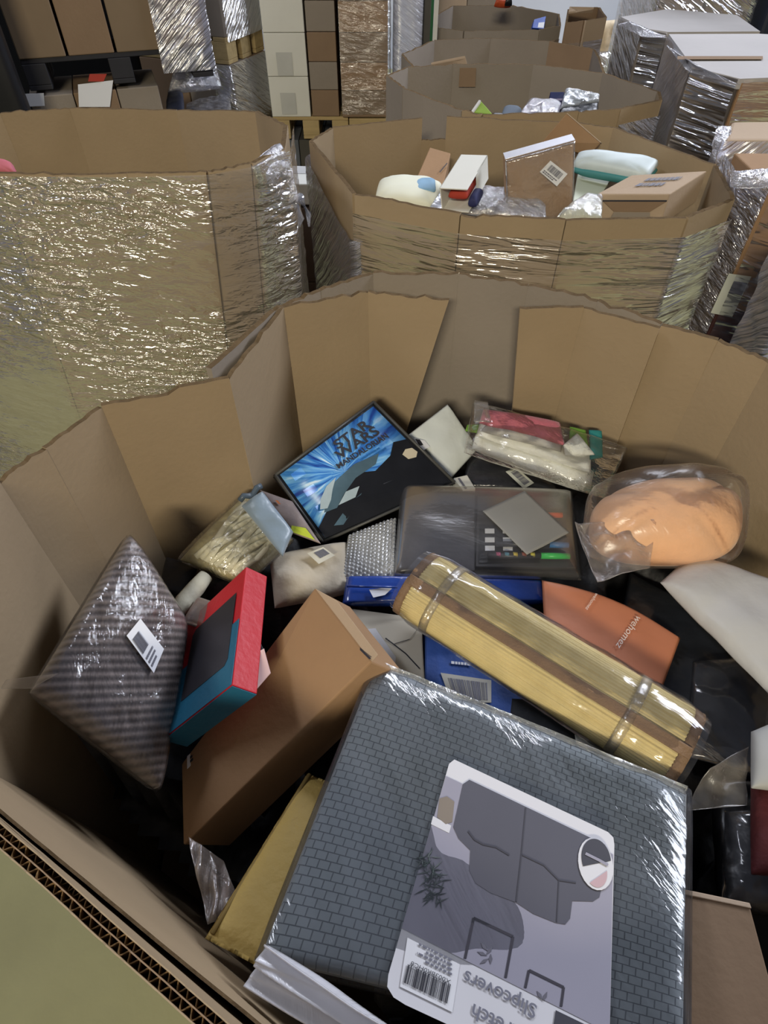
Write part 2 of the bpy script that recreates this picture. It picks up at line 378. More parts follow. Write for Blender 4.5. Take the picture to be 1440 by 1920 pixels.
# inner liner boards
def lp(a, b, **k): return panel('liner_panel', a, b, k.pop('zb', .0), k.pop('th', .009), k.pop('m', CARD), MB, jag=k.pop('jag', .004), **k)
r1, r2, r3 = X(1236, 618), X(1095, 577), X(975, 578)
lp(r1, r2, seed=21, jag=.003); lp(r2, r3, seed=22, b2=V((r3.x+.07, r3.y, .45)), jag=.003)
l0, l1, l2, l3, l4, l5 = X(842, 562), X(690, 549), X(532, 577), X(430, 711), X(190, 762), X(0, 906)
lp(l0, l1, seed=23, a2=V((l0.x-.165, l0.y, .45)), jag=.006, nv=24); lp(l1, l2, seed=24, jag=.005)
lp(l2, l3, seed=25); lp(l3, l4, seed=26, jag=.006, top=lambda u: -.012*max(0, 1-abs(u-.52)*9))
l45 = lerp(l4, l5, .58)
lp(l4, l45, seed=27); lp(l45, l5, seed=28, bow=.003)
lp(l5, near_b, seed=29)
# near-left wall: solid board below, open flutes along its rim
lean = V((.11, .19, 0)).normalized()*.07
mp(V((near_b.x, near_b.y, RZ-.035)), V((near_a.x, near_a.y, RZ-.035)), th=.015, seed=30, jag=0, a2=V((near_b.x, near_b.y, .0)), b2=V((near_a.x, near_a.y, .0)))
def flute_rim(a, b, th, z0, parent):
    d = V((b.x-a.x, b.y-a.y, 0)); L = d.length; e = d/L; o = V((e.y, -e.x, 0))
    def ribbon(nm, f, m, seed, n, drop):
        vs, fs = [], []
        for i in range(n+1):
            s = L*i/n; q = a+e*s+o*f(s); zt = z0+drop(s)
            vs += [V((q.x, q.y, zt)), V((q.x, q.y, z0-.036))]
        for i in range(n): fs.append((2*i, 2*i+2, 2*i+3, 2*i+1))
        ob = mk(nm, vs, fs, m, parent, False)
        sm = ob.modifiers.new('board', 'SOLIDIFY'); sm.thickness = .0011; sm.offset = 0
        return ob
    jg = lambda sd: (lambda s: -.003+.004*mn.noise(V((s*35, sd, 0)))+.003*mn.noise(V((s*130, sd, 1))))
    wob = lambda s: .0018*mn.noise(V((s*9, .3, 2)))
    tear = lambda s: -.02*max(0, 1-abs(s-.30)*22)-.012*max(0, 1-abs(s-.12)*30)
    ribbon('liner_face', lambda s: 0+wob(s), CARD, 1, 120, lambda s: jg(1)(s))
    ribbon('liner_face', lambda s: th*.47+wob(s), CARDB, 2, 120, lambda s: jg(2)(s)-.002)
    ribbon('liner_face', lambda s: th+wob(s), CARD, 3, 120, lambda s: jg(3)(s)-.002)
    ph = lambda s: s*2*pi/.0105+2.2*mn.noise(V((s*14, 5, 0)))
    ribbon('corrugated_flute', lambda s: th*.235+th*.21*sin(ph(s))+wob(s), FLUTE, 4, 520, lambda s: jg(4)(s)-.006+tear(s))
    ribbon('corrugated_flute', lambda s: th*.735+th*.23*sin(ph(s)*.86+1)+wob(s), FLUTE, 5, 520, lambda s: jg(5)(s)-.006)
flute_rim(near_b, near_a, .015, RZ, MB)
# torn second ply lining the near wall, its edge running down to the right
t_in = V(((near_a.y-near_b.y), -(near_a.x-near_b.x), 0)).normalized()*-.004
na, nb = near_b-t_in*-1, near_a-t_in*-1
panel('liner_panel', V((na.x, na.y, 1.176))+lean*.0, V((nb.x, nb.y, 1.04))+lean*.10, .3, .003, CARD, MB, a2=V((na.x, na.y, .3))+lean*.93, b2=V((nb.x, nb.y, .3))+lean*.93, seed=33, jag=.003, nu=40)

bottom([near_a, (.12, -.13), (.58, -.13), (.84, .2), (.82, .74), X(1440, 680), X(1345, 640), o1, o2, o3, o4, o5, o6, o7, o8, l4, l5, near_b], MB)
# left bin with fine wrap
GB = thing('bulk_box', 'tall wrapped bulk bin at left, its film crinkled gold', 'bin', (-.75, 1.95, 0))
g = [V((-1.45, 1.62, 1.345)), P(0, 321, 1.35), P(240, 322, 1.345), P(388, 318, 1.35), P(467, 304, 1.35), P(524, 279, 1.35), V((-.27, 1.88, 1.33)), V((-.40, 2.2, 1.28)), P(330, 207, 1.24), P(130, 203, 1.24), P(0, 212, 1.24), V((-1.5, 2.2, 1.26))]
gb = [shift(g[0], x=-.1, y=-.05), shift(g[1], x=-.1, y=-.06), shift(g[2], x=-.09, y=-.05), shift(g[3], x=-.11, y=-.02), shift(g[4], x=-.09, y=0), shift(g[5], x=-.02)] + g[6:]
for i in range(len(g)):
    a, b = g[i], g[(i+1) % len(g)]; a2, b2 = gb[i].copy(), gb[(i+1) % len(g)].copy(); a2.z = b2.z = 0.0
    panel('side_panel', a, b, 0, .012, CARD, GB, a2=a2, b2=b2, seed=40+i, jag=.003, nu=14, bow=.012 if i < 4 else 0)
wrap('stretch_wrap', g[0:7], .002, .15, WRAP1, GB, off=.026, amp=.003, nu=150, nv=130, seed=2, fx=12, fz=85, ang=.03, pts2=gb[0:7])
bottom(g, GB)
# bunched film and loose tails at its right corner
cq = g[5]
slab('film_bunch', [P(468, 312, 1.345), P(526, 268, 1.36), P(556, 380, 1.22), P(505, 420, 1.18)], .03, .02, BAGS, GB, amp=.012, fs=22, seed=3)
for i, (q0, q1, q2) in enumerate([((548, 375), (565, 410), (555, 440)), ((562, 370), (578, 400), (580, 425))]):
    tube('film_tail', [P(*q0, 1.2), P(*q1, 1.13), P(*q2, 1.1)], [.012, .008, .003], BAGS, GB)

# second bin of the row
B2 = thing('bulk_box', 'wrapped bulk bin directly behind the foreground bin, parcels heaped inside', 'bin', (.4, 2.0, 0))
b2 = [P(668, 362, RZ), P(865, 398, RZ), P(1060, 410, RZ), P(1285, 405, RZ), P(1370, 372, RZ), P(1338, 310, RZ), P(1150, 240, RZ), P(1085, 232, RZ), P(838, 219, RZ), P(792, 222, RZ), P(625, 240, RZ), P(586, 264, RZ)]
for i in range(len(b2)):
    a, b = b2[i], b2[(i+1) % len(b2)]
    if i == 8: a = shift(a, z=-.07); b = shift(b, z=-.07)
    panel('side_panel', a, b, 0, .012, CARD, B2, seed=60+i, jag=.004 if i in (0, 1) else .0025, nu=14, top=(lambda u: -.012*max(0, 1-abs(u-.1)*8)) if i == 1 else None)
wrap('stretch_wrap', [b2[0], b2[1], b2[2], b2[3], b2[4]], .045, .15, WRAP2, B2, off=.026, amp=.004, nu=140, nv=120, seed=5, fx=3, fz=70, ang=.02)
wrap('stretch_wrap', [b2[10], b2[11], b2[0], shift(b2[0], x=.02, y=-.008)], lambda u: RZ-.05-.1*max(0, u-.3), .15, WRAP4, B2, off=.03, amp=.004, nu=60, nv=90, seed=6, fx=3, fz=70, ang=.6)
bottom(b2, B2)
# third
B3 = thing('bulk_box', 'third bulk bin in the row, with a small square patch on its back wall', 'bin', (.55, 2.9, 0))
b3 = [P(870, 206, RZ), P(905, 214, RZ), shift(P(1085, 212, RZ), y=.02), P(1160, 203, RZ), P(1236, 186, RZ), P(1232, 172, RZ), P(1130, 138, RZ), P(1000, 121, RZ), P(850, 121, RZ), P(765, 127, RZ), P(729, 142, RZ), P(760, 165, RZ)]
for i in range(len(b3)):
    panel('side_panel', b3[i], b3[(i+1) % len(b3)], 0, .012, CARD2 if i > 4 else CARD, B3, seed=80+i, jag=.003, nu=10)
Wp = [PY(860, 163, b3[8].y-.012), PY(891, 163, b3[8].y-.012), PY(893, 127, b3[8].y-.012), PY(862, 127, b3[8].y-.012)]
dquad('tape_patch', Wp, 0, 1, 0, 1, CARDB, B3)
wrap('stretch_wrap', [b3[3], b3[4], b3[5]], .05, .3, WRAP3, B3, off=.02, seed=9)
bottom(b3, B3)
# fourth
B4 = thing('bulk_box', 'fourth bulk bin in the row, empty with a folded-down left edge', 'bin', (.55, 3.75, 0))
z4 = 1.13
b4 = [V((.16, 3.42, z4)), V((1.0, 3.36, z4)), P(1120, 108, z4), P(1112, 92, z4), P(1030, 78, z4), P(920, 72, z4), P(815, 76, z4), P(757, 102, z4)]
for i in range(len(b4)):
    panel('side_panel', b4[i], b4[(i+1) % len(b4)], 0, .012, CARDB if i in (3,) else CARD2, B4, seed=100+i, jag=.003)
hexa('folded_flap', [P(808, 117, 1.12), P(872, 104, 1.16), P(876, 118, 1.13), P(830, 122, 1.11)], (0, 0, -.01), CARDP, B4, .002)
bottom(b4, B4)
# fifth and sixth, far down the aisle
B5 = thing('bulk_box', 'fifth bulk bin, far down the aisle near the pale wall', 'bin', (.7, 4.75, 0))
z5 = 1.12
b5 = [P(822, 52, z5), P(870, 58, z5), P(1010, 55, z5), P(1048, 48, z5), P(1046, 26, z5), P(960, 10, z5), P(850, 11, z5), P(818, 30, z5)]
for i in range(len(b5)):
    panel('side_panel', b5[i], b5[(i+1) % len(b5)], 0, .012, CARD2, B5, seed=120+i, jag=.003)
wrap('stretch_wrap', b5[0:4], .06, .4, WRAP2, B5, off=.02, seed=12)
B6 = thing('bulk_box', 'open brown box with its top flap hanging, beside the fifth bin', 'bin', (1.2, 4.35, 0))
b6 = [P(1064, 42, 1.14), P(1096, 38, 1.16), P(1134, 32, 1.16), P(1122, 14, 1.16), P(1068, 18, 1.16)]
for i in range(5): panel('side_panel', b6[i], b6[(i+1) % 5], 0, .012, CARDP if i == 1 else CARDB, B6, seed=130+i)
bottom(b5, B5); bottom(b6, B6)
hexa('top_flap', [P(1066, 22, 1.18), P(1112, 20, 1.18), P(1114, 13, 1.2), P(1068, 12, 1.2)], (0, 0, -.01), CARDP, B6, .002)
wrap('stretch_wrap', b6[0:3], .1, .5, WRAP2, B6, off=.015, seed=13)

# ------------------------------------------------------------------ wrapped pallet loads
PALLETP = None
def pallet(parent, o, ux, uy, z, L, D, m, name='pallet'):
    """boards and blocks; ux, uy unit vectors"""
    o, ux, uy = V((o[0], o[1], 0)), V((*ux, 0)).normalized(), V((*uy, 0)).normalized()
    root = bpy.data.objects.new(name, None); COL.objects.link(root); root.parent = parent; root.location = V((o.x, o.y, z))-wpos(parent)
    h = .12
    def bd(nm, a0, a1, d0, d1, z0, z1):
        W = [o+ux*a0+uy*d0, o+ux*a1+uy*d0, o+ux*a1+uy*d1, o+ux*a0+uy*d1]
        W = [V((q.x, q.y, z+z1)) for q in W]; hexa(nm, W, (0, 0, z0-z1), m, root, .003)
    n = 6
    for i in range(n):
        d = D*i/n; bd('board', 0, L, d+.004, d+D/n*.8, h-.02, h)
    for i in range(3):
        c = [.0, L/2-.05, L-.1][i]
        for j in range(3): d = [.0, D/2-.05, D-.1][j]; bd('block', c, c+.1, d, d+.1, .02, h-.02)
        bd('board', c, c+.1, 0, D, 0, .02)
    return h
def cartons(parent, o, ux, uy, z0, cw, cd, ch, nx, ny, nz, m, seed=0, gap=.004, skip=None, name='carton'):
    o, ux, uy = V((o[0], o[1], 0)), V((*ux, 0)).normalized(), V((*uy, 0)).normalized(); r = random.Random(seed)
    proto = {}
    for k in range(nz):
        for i in range(nx):
            for j in range(ny):
                if skip and skip(i, j, k): continue
                mm = m[(i+k+j) % len(m)] if isinstance(m, list) else m
                q = o+ux*(i*cw)+uy*(j*cd+r.uniform(-.004, .004)); q.z = z0+k*ch
                if mm.name not in proto:
                    W = [V((0, 0, ch-gap*.5)), ux*(cw-gap)+V((0, 0, ch-gap*.5)), ux*(cw-gap)+uy*(cd-gap)+V((0, 0, ch-gap*.5)), uy*(cd-gap)+V((0, 0, ch-gap*.5))]
                    W = [x+q for x in W]
                    ob = hexa(name, W, (0, 0, -(ch-gap*.5)), mm, parent, .004, loc=q-wpos(parent)); proto[mm.name] = ob
                else:
                    ob = proto[mm.name].copy(); COL.objects.link(ob); ob.location = q-wpos(parent)
def corners(o, ux, uy, L, D, z):
    o, ux, uy = V((o[0], o[1], 0)), V((*ux, 0)).normalized(), V((*uy, 0)).normalized()
    return [V(((o+ux*a+uy*b).x, (o+ux*a+uy*b).y, z)) for a, b in ((0, 0), (L, 0), (L, D), (0, D))]
# left rear: double-stacked load
A0, C0 = P(36, 112, 1.19), P(392, 86, 1.19)
ux = ((C0.x-A0.x), (C0.y-A0.y)); Lf = math.hypot(*ux); uxn = (ux[0]/Lf, ux[1]/Lf); uyn = (-uxn[1], uxn[0])
L1 = thing('pallet_load', 'upper pallet of plain brown cartons at top left, film on its right end', 'pallet', (A0.x, A0.y, 1.07))
pallet(L1, (A0.x, A0.y), uxn, uyn, 1.07, Lf, .36, DARKWOOD)
cartons(L1, (A0.x, A0.y), uxn, uyn, 1.19, Lf/4, .35, .46, 4, 1, 2, [mat('dim_carton', '#7c6a54', .85, .07, 6), CARDB], 3, gap=.012)
cc = corners((A0.x, A0.y), uxn, uyn, Lf, .36, 2.1)
wrap('stretch_wrap', [lerp(cc[0], cc[1], .72), cc[1], cc[2]], 0, 1.10, WRAP4, L1, off=.02, amp=.006, nu=50, nv=60, seed=4, ang=.5)
L2 = thing('pallet_load', 'lower pallet load at left rear with white papers stuck on its cartons', 'pallet', (A0.x, A0.y, 0))
pallet(L2, (A0.x-.02, A0.y), uxn, uyn, 0, Lf*.72, .37, DARKWOOD)
cartons(L2, (A0.x-.02, A0.y), uxn, uyn, .12, (Lf*.70)/3, .36, .31, 3, 1, 3, [CARD2, CARDB], 5)
n_ = V((-uyn[0], -uyn[1], 0))
def fpix(px, py): # point on the front plane of that load
    d = ray(px, py); o = V((A0.x, A0.y, 0)); t = (o-CAMP).dot(n_)/d.dot(n_); return CAMP+d*t
for q in ([(36, 176), (82, 174), (84, 198), (40, 200)], [(146, 158), (212, 150), (206, 200), (148, 200)]):
    W = [fpix(*x) for x in (q[3], q[2], q[1], q[0])]; dquad('paper_sheet', W, 0, 1, 0, 1, PAPER, L2, off=.004, n=n_)
Wr = [fpix(165, 152), fpix(194, 152), fpix(200, 138), fpix(168, 138)]; dquad('red_tag', Wr, 0, 1, 0, 1, mat('red_tag', '#a8382a', .6), L2, off=.007, n=n_, label='small red tag above a white paper')
L3 = thing('wrapped_bundle', 'silver film-wrapped bundle sagging off the left rear pallet', 'bundle', P(350, 230, .6))
slab('bundle', [P(318, 168, .96), P(408, 160, .96), P(402, 126, 1.03), P(330, 142, 1.03)], .03, .04, mat('bundle_grey', '#6b6c7c', .5, .3, 20), L3, amp=.01, seed=4)
slab('stretch_wrap', [P(314, 174, .96), P(416, 164, .96), P(406, 122, 1.03), P(324, 138, 1.03)], .038, .045, BAGS, L3, amp=.012, fs=18, seed=8)
slab('bundle', [P(312, 206, .93), P(345, 214, .93), P(343, 176, .95), P(316, 168, .95)], .02, .04, mat('bundle_navy', '#2c3040', .5, .3, 20), L3, amp=.01, seed=14)
L3b = thing('wrapped_bundle', 'silver film-wrapped flat bundle just behind the left bin rim', 'bundle', P(380, 240, .55))
slab('bundle', [P(352, 228, .84), P(430, 232, .84), P(424, 184, .86), P(356, 204, .86)], .02, .06, mat('bundle_grey', '#6b6c7c'), L3b, amp=.008, seed=24)
slab('stretch_wrap', [P(346, 230, .845), P(438, 236, .845), P(430, 178, .865), P(350, 196, .865)], .028, .065, BAGS, L3b, amp=.012, fs=18, seed=28)
# second stack on the left, its wooden pallet showing
Q0, Q1 = P(430, 122, 1.02), P(496, 93, 1.02)
s = (Q1.x-Q0.x, Q1.y-Q0.y); sl = math.hypot(*s); s = (s[0]/sl, s[1]/sl); fdir = (-s[1], s[0])
L4 = thing('pallet_load', 'film-wrapped load on a pale wooden pallet, right of the plain cartons', 'pallet', (Q0.x, Q0.y, 1.02))
pallet(L4, (Q0.x, Q0.y), s, fdir, 1.02, sl, .6, WOOD)
cartons(L4, (Q0.x, Q0.y), s, fdir, 1.14, sl/2, .3, .4, 2, 2, 2, CARD2, 6)
cc = corners((Q0.x, Q0.y), s, fdir, sl, .6, 1.95)
wrap('stretch_wrap', [cc[0], cc[1], shift(cc[1], x=-.1, y=.03)], 0, 1.12, WRAP4, L4, off=.015, amp=.005, nu=40, nv=60, seed=14, ang=.5)
L5 = thing('pallet_load', 'wrapped grey cartons underneath the pale wooden pallet', 'pallet', (Q0.x, Q0.y, 0))
pallet(L5, (Q0.x, Q0.y), s, fdir, 0, sl, .6, WOOD)
cartons(L5, (Q0.x, Q0.y), s, fdir, .12, sl/2, .3, .3, 2, 2, 3, [CARD2, CARDB], 7)
cc = corners((Q0.x, Q0.y), s, fdir, sl, .6, 1.02)
wrap('stretch_wrap', [shift(cc[0], x=-.1, y=.03), cc[0], cc[1]], 0, .2, WRAP3, L5, off=.015, amp=.004, nu=40, nv=60, seed=15, ang=.5)
# end row across the aisle: white, brown and glittering cartons
yE = 4.3
def xe(px, z=.72): return P(px, 224, z).x
E0 = thing('pallet_load', 'stack of plain white cartons between the grey load and the brown cartons', 'pallet', (xe(509), yE, .6))
pallet(E0, (xe(509), yE), (1, 0), (0, 1), .6, xe(652)-xe(509), .6, WOOD)
cartons(E0, (xe(509), yE), (1, 0), (0, 1), .72, xe(583)-xe(509), .3, .205, 1, 2, 5, WHITE, 8)
for z in (.93, .735): dquad('tape_patch', [V((xe(528), yE-.006, z)), V((xe(556), yE-.006, z)), V((xe(556), yE-.006, z+.11)), V((xe(528), yE-.006, z+.11))], 0, 1, 0, 1, mat('grey_tape', '#b9b9b2', .4), E0)
E1 = thing('pallet_load', 'column of brown cartons beside the white carton stack', 'pallet', (xe(585), yE, .72))
cartons(E1, (xe(585), yE), (1, 0), (0, 1), .722, xe(640)-xe(585)-.01, .3, .137, 1, 2, 7, [CARDB, CARD2], 9)
E2 = thing('pallet_load', 'glittering film-wrapped carton column left of the tall white roll', 'pallet', (xe(642), yE, .72))
cartons(E2, (xe(642), yE-.02), (1, 0), (0, 1), .722, xe(728)-xe(642), .3, .137, 1, 2, 7, [CARDB, CARDK], 10)
cc = corners((xe(642), yE-.02), (1, 0), (0, 1), xe(728)-xe(642), .6, 1.68)
wrap('stretch_wrap', [cc[0], cc[1], cc[2]], 0, .74, film('stretch_wrap_glitter', .1, '#f3f0e0', .06, 2.6, .2, (14, 40, 1), .3, .9), E2, off=.012, amp=.005, nu=50, nv=60, seed=16, fx=14, fz=50)
E3 = thing('pallet_load', 'dark cartons under the end row pallet, seen between the two front bins', 'pallet', (xe(509), yE+.02, 0))
pallet(E3, (xe(509), yE+.02), (1, 0), (0, 1), 0, xe(735)-xe(509), .6, DARKWOOD)
cartons(E3, (xe(509), yE+.02), (1, 0), (0, 1), .12, (xe(735)-xe(509))/5, .3, .235, 5, 2, 2, [mat('dark_carton', '#4a4740', .8), mat('slate_carton', '#5c6066', .8)], 11)
# supports the two columns on the right of the wooden pallet
cub('pallet_extension', xe(654), xe(728), yE-.02, yE+.58, .595, .715, WOOD, E3, .003)
E4 = thing('wrapped_roll', 'tall column wrapped in thick white film behind the third bin', 'pallet', (.12, 4.5, 0))
slab('stretch_wrap', [V((.05, 4.4, .02)), V((.22, 4.4, .02)), V((.22, 4.4, 2.1)), V((.05, 4.4, 2.1))], .09, .2, film('white_wrap', .8, '#e2e4f2', .1, 2, .25, (6, 60, 1), .6, .9), E4, p=4, amp=.006, fs=16, seed=2, nv=40)
cub('carton', .225, .265, 4.42, 4.8, 0, 2.0, mat('dark_carton', '#4a4740'), E4)
setp(cub('upright_post', .275, .30, 4.32, 4.345, 0, 2.2, mat('post_paint', '#c9c6bd', .5), None, .003), 'thin pale upright post beside the tall white column', 'post')
E5 = thing('pallet_load', 'tan cartons and a green crate rising behind the fifth bin', 'pallet', (.6, 5.5, 0))
cartons(E5, (.36, 5.5), (1, 0), (0, 1), 0, .22, .3, .4, 2, 1, 4, [CARDP, CARD2], 12)
cub('green_crate', .27, .352, 5.46, 5.8, 0, 1.52, mat('green_crate', '#3f7a4a', .5), E5)
# carton standing in the gap between the two front bins
gx0, gx1 = P(526, 315, 1.0).x, P(590, 315, 1.0).x
K0 = thing('carton', 'white carton in the gap between the left bin and the second bin', 'carton', (gx0, 2.52, .92))
hexa('body', [P(524, 345, .985), P(592, 345, .985), P(592, 312, .985), P(526, 310, .985)], (0, 0, -.075), WHITE, K0, .004)
Wk = [P(524, 345, .985), P(592, 345, .985), P(592, 312, .985), P(526, 310, .985)]
dquad('lid_flap', Wk, .02, .98, .55, .97, mat('lid_grey', '#b8b7b4', .7), K0)
yk = P(524, 345, .985).y
K1 = thing('pallet_load', 'dark brown cartons stacked under the white carton in the gap', 'pallet', (gx0, yk, 0))
cartons(K1, (gx0-.03, yk+.0), (1, 0), (0, 1), 0, .19, .3, .3, 1, 1, 3, mat('umber_carton', '#5a4a3e', .8), 13)
# added black slabs standing in for the unlit gaps at the far left
KB = thing('pallet_load', 'added black slab standing for the unlit gap at the far left edge', 'pallet', (-2.3, 3.3, 0))
slab('dark_gap_slab', [V((-3.0, 3.1, 0)), V((PY(30, 150, 3.1).x, 3.1, 0)), V((PY(30, 150, 3.1).x, 3.1, 2.2)), V((-3.0, 3.1, 2.2))], .02, .12, mat('dark_gap_slab', '#0f0f13', .5), KB, p=6, amp=.008, seed=3)
KD = thing('pallet_load', 'added black slab standing for the unlit gap behind the upper brown cartons', 'pallet', (-1.9, 4.6, 0))  # added slab, black in place of the darkness behind these cartons
slab('dark_gap_slab', [V((-3.2, 4.5, 0)), V((-1.45, 4.5, 0)), V((-1.45, 4.5, 2.2)), V((-3.2, 4.5, 2.2))], .02, .4, MATS['dark_gap_slab'], KD, p=6, amp=.008, seed=5)

# right side: full bins with lids and wrapped loads
LIDG = mat('lid_grey_board', '#a9a5a2', .7, .06, 4, .1, 30)
def lidbin(label, ring, z, faces, seed, wraps, lid=LIDG):
    c = V((0, 0, 0))
    for q in ring: c += q
    c /= len(ring); t = thing('wrapped_bin', label, 'bin', (c.x, c.y, 0))
    n = len(ring)
    for i in range(n): panel('side_panel', ring[i], ring[(i+1) % n], 0, .01, faces[i % len(faces)], t, seed=seed+i)
    vs = [shift(q, z=.012)+(q-c)*.03 for q in ring]; vs = [V((q.x, q.y, z+.012+.004*nz3(q, 6, seed))) for q in vs]
    mk('lid', vs+[shift(q, z=-.03) for q in vs]+[V((c.x, c.y, z+.014))], [(i, (i+1) % n, 2*n) for i in range(n)]+[(i, i+n, (i+1) % n+n, (i+1) % n) for i in range(n)], lid, t)
    for (a, b, m, kw) in wraps:
        wrap('stretch_wrap', [ring[i % n] for i in range(a, b+1)], -.01, .1, m, t, **kw)
    return t, c
zA = 1.3
ra = [P(1258, 72, zA), P(1302, 132, zA), P(1388, 154, zA), P(1500, 150, zA), V((2.1, 2.75, zA)), V((2.0, 3.05, zA)), V((1.55, 3.16, zA))]
TA, _ = lidbin('grey-topped wrapped bin on the right with pale film fanned over its corner', ra, zA, [CARD2, mat('dark_face', '#55504c', .7), CARDK], 200,
   [(0, 1, WRAP4, dict(off=.02, amp=.006, nu=30, nv=70, seed=21, ang=.7)), (1, 2, WRAP5, dict(off=.02, amp=.005, nu=30, nv=80, seed=22, fx=2, fz=50)), (2, 3, WRAP2, dict(off=.02, amp=.005, nu=30, nv=80, seed=23, fx=6, fz=40))])
slab('film_bunch', [P(1250, 84, 1.3), P(1292, 136, 1.3), P(1390, 160, 1.305), P(1300, 120, 1.325)], .012, .01, BAGS, TA, amp=.01, fs=20, seed=7)
dquad('lid_seam', [P(1270, 112, zA+.016), P(1430, 112, zA+.016), P(1430, 106, zA+.016), P(1270, 106, zA+.016)], 0, 1, 0, 1, CARDB, TA)
zB = 1.24
rb = [P(1166, 38, zB), P(1210, 60, zB), P(1252, 66, zB), V((1.75, 3.6, zB)), V((1.8, 4.0, zB)), V((1.5, 4.15, zB))]
TB, _ = lidbin('pale film-wrapped bin farther back on the right, beside the cream sack', rb, zB, [CARD2, mat('dark_face', '#55504c')], 220,
   [(0, 1, WRAP3, dict(off=.02, amp=.006, nu=30, nv=60, seed=24, ang=.2)), (1, 2, WRAP5, dict(off=.02, amp=.004, nu=30, nv=60, seed=25))])
slab('film_bunch', [P(1160, 45, 1.24), P(1210, 70, 1.24), P(1255, 72, 1.24), P(1180, 40, 1.27)], .012, .01, BAGS, TB, amp=.012, fs=20, seed=9)
E6 = thing('sack', 'cream paper sack behind the open brown box, left of the pale wrapped bin', 'sack', P(1152, 40, 1.0)*1.0)
sx, sy = P(1152, 40, 1.0).x, P(1152, 40, 1.0).y
slab('body', [V((sx-.13, sy, .0)), V((sx+.13, sy, .0)), V((sx+.12, sy, 1.02)), V((sx-.10, sy, 1.0))], .06, .12, mat('cream_sack', '#d0bfa0', .8, .2, 30), E6, amp=.02, fs=14, seed=3)
slab('film_layer', [V((sx-.14, sy-.09, .3)), V((sx+.13, sy-.09, .3)), V((sx+.10, sy-.09, .86)), V((sx-.12, sy-.09, .84))], .02, .01, WRAP3, E6, amp=.02, fs=14, seed=5)
cF = [V((1.5, 4.3, 2.2)), V((2.02, 4.3, 2.2)), V((2.02, 5.0, 2.2)), V((1.5, 5.0, 2.2))]
TF = thing('pallet_load', 'tan wrapped cartons at the top right corner, far back', 'pallet', (1.5, 4.3, 0))
pallet(TF, (1.5, 4.3), (1, 0), (0, 1), 0, .52, .7, WOOD)
cartons(TF, (1.5, 4.3), (1, 0), (0, 1), .12, .26, .35, .5, 2, 2, 4, [CARDP, CARDK], 14, gap=.02)
wrap('stretch_wrap', [cF[3], cF[0], cF[1], cF[2]], 0, .1, WRAP3, TF, off=.015, seed=26)
setp(cub('drum', 2.08, 2.5, 4.25, 4.7, 0, 2.1, mat('navy_drum', '#1d2233', .5), None, .02), 'dark navy block-shaped container at the extreme top right', 'container')
# right near loads
zC = 1.22
rc = [P(1392, 362, zC), shift(P(1434, 362, zC), y=-.02), V((1.7, 1.70, zC)), V((1.7, 2.05, zC)), V((1.05, 2.05, zC))]
rc[0] = V((.992, 1.81, zC)); rc[1] = V((1.036, 1.745, zC))
TC = thing('pallet_load', 'brown wrapped cartons right of the second bin, white label on the side', 'pallet', (1.2, 1.75, 0))
pallet(TC, (1.04, 1.75), (1, -.03), (.03, 1), 0, .62, .28, DARKWOOD)
cartons(TC, (1.04, 1.755), (1, -.03), (.03, 1), .12, .31, .28, .366, 2, 1, 3, [CARDB, mat('maroon_carton', '#4a2c2a', .7), CARDK], 15)
cub('dark_gap_strip', 1.01, 1.038, 1.765, 1.84, 0, 1.2, mat('dark_gap_strip', '#4b4350', .7), TC)  # dark strip standing in for the gap beside the silver film
wrap('stretch_wrap', [shift(rc[0], y=.2, x=.03), rc[0], rc[1]], 0, .1, film('silver_corner_film', .4, '#d4d6ea', .2, 2.6, .2, (14, 40, 1), .4, 1.0, dist=.03, det=3), TC, off=.012, amp=.006, nu=40, nv=80, seed=27, fx=8, fz=50)
wrap('stretch_wrap', [rc[1], V((1.66, 1.72, zC))], 0, .1, film('front_wrap', .05, '#d8d8e6', .02, 1.8, .15, (6, 26, 1), .3, .8, dist=.03, det=2), TC, off=.012, amp=.004, nu=60, nv=80, seed=37, fx=8, fz=50)
W = [PY(1332, 586, 1.74), PY(1372, 594, 1.74), PY(1408, 518, 1.74), PY(1366, 512, 1.74)]
dquad('shipping_label', W, 0, 1, 0, 1, mat('label_white', '#c9ccbf', .6), TC, off=.002); dquad('label_stamp', W, .35, .95, .55, .85, GREYINK, TC, off=.004)
slab('film_bunch', [P(1370, 350, 1.22), P(1448, 352, 1.22), P(1450, 316, 1.25), P(1372, 322, 1.25)], .02, .03, BAGS, TC, amp=.012, fs=22, seed=31)
TD = thing('pallet_load', 'dark grey film-wrapped load at the right edge, beside the foreground bin', 'pallet', (1.15, 1.4, 0))
cartons(TD, (.985, 1.34), (1, -.1), (.1, 1), 0, .3, .16, .4, 2, 1, 3, mat('slate_load', '#3c3b42', .6, .3, 20), 16)
wrap('stretch_wrap', [V((.985, 1.50, 1.22)), V((.965, 1.335, 1.22)), V((1.55, 1.275, 1.22))], 0, .05, WRAP4, TD, off=.02, amp=.008, nu=60, nv=70, seed=28, loose=.02, ang=-.4)
TE = thing('pallet_load', 'big tan wrapped carton on the right, behind the labelled cartons', 'pallet', (1.35, 2.2, 0))
hexa('carton', [P(1362, 262, 1.22), P(1520, 262, 1.22), P(1510, 226, 1.22), P(1372, 228, 1.22)], (0, 0, -1.22), CARDP, TE, .01)
pe = [P(1360, 226, 1.225), P(1358, 264, 1.225), P(1500, 264, 1.225)]
wrap('stretch_wrap', [pe[0], pe[1], pe[2]], 0, .3, WRAP4, TE, off=.006, amp=.006, nu=60, nv=60, seed=29, ang=-.9)
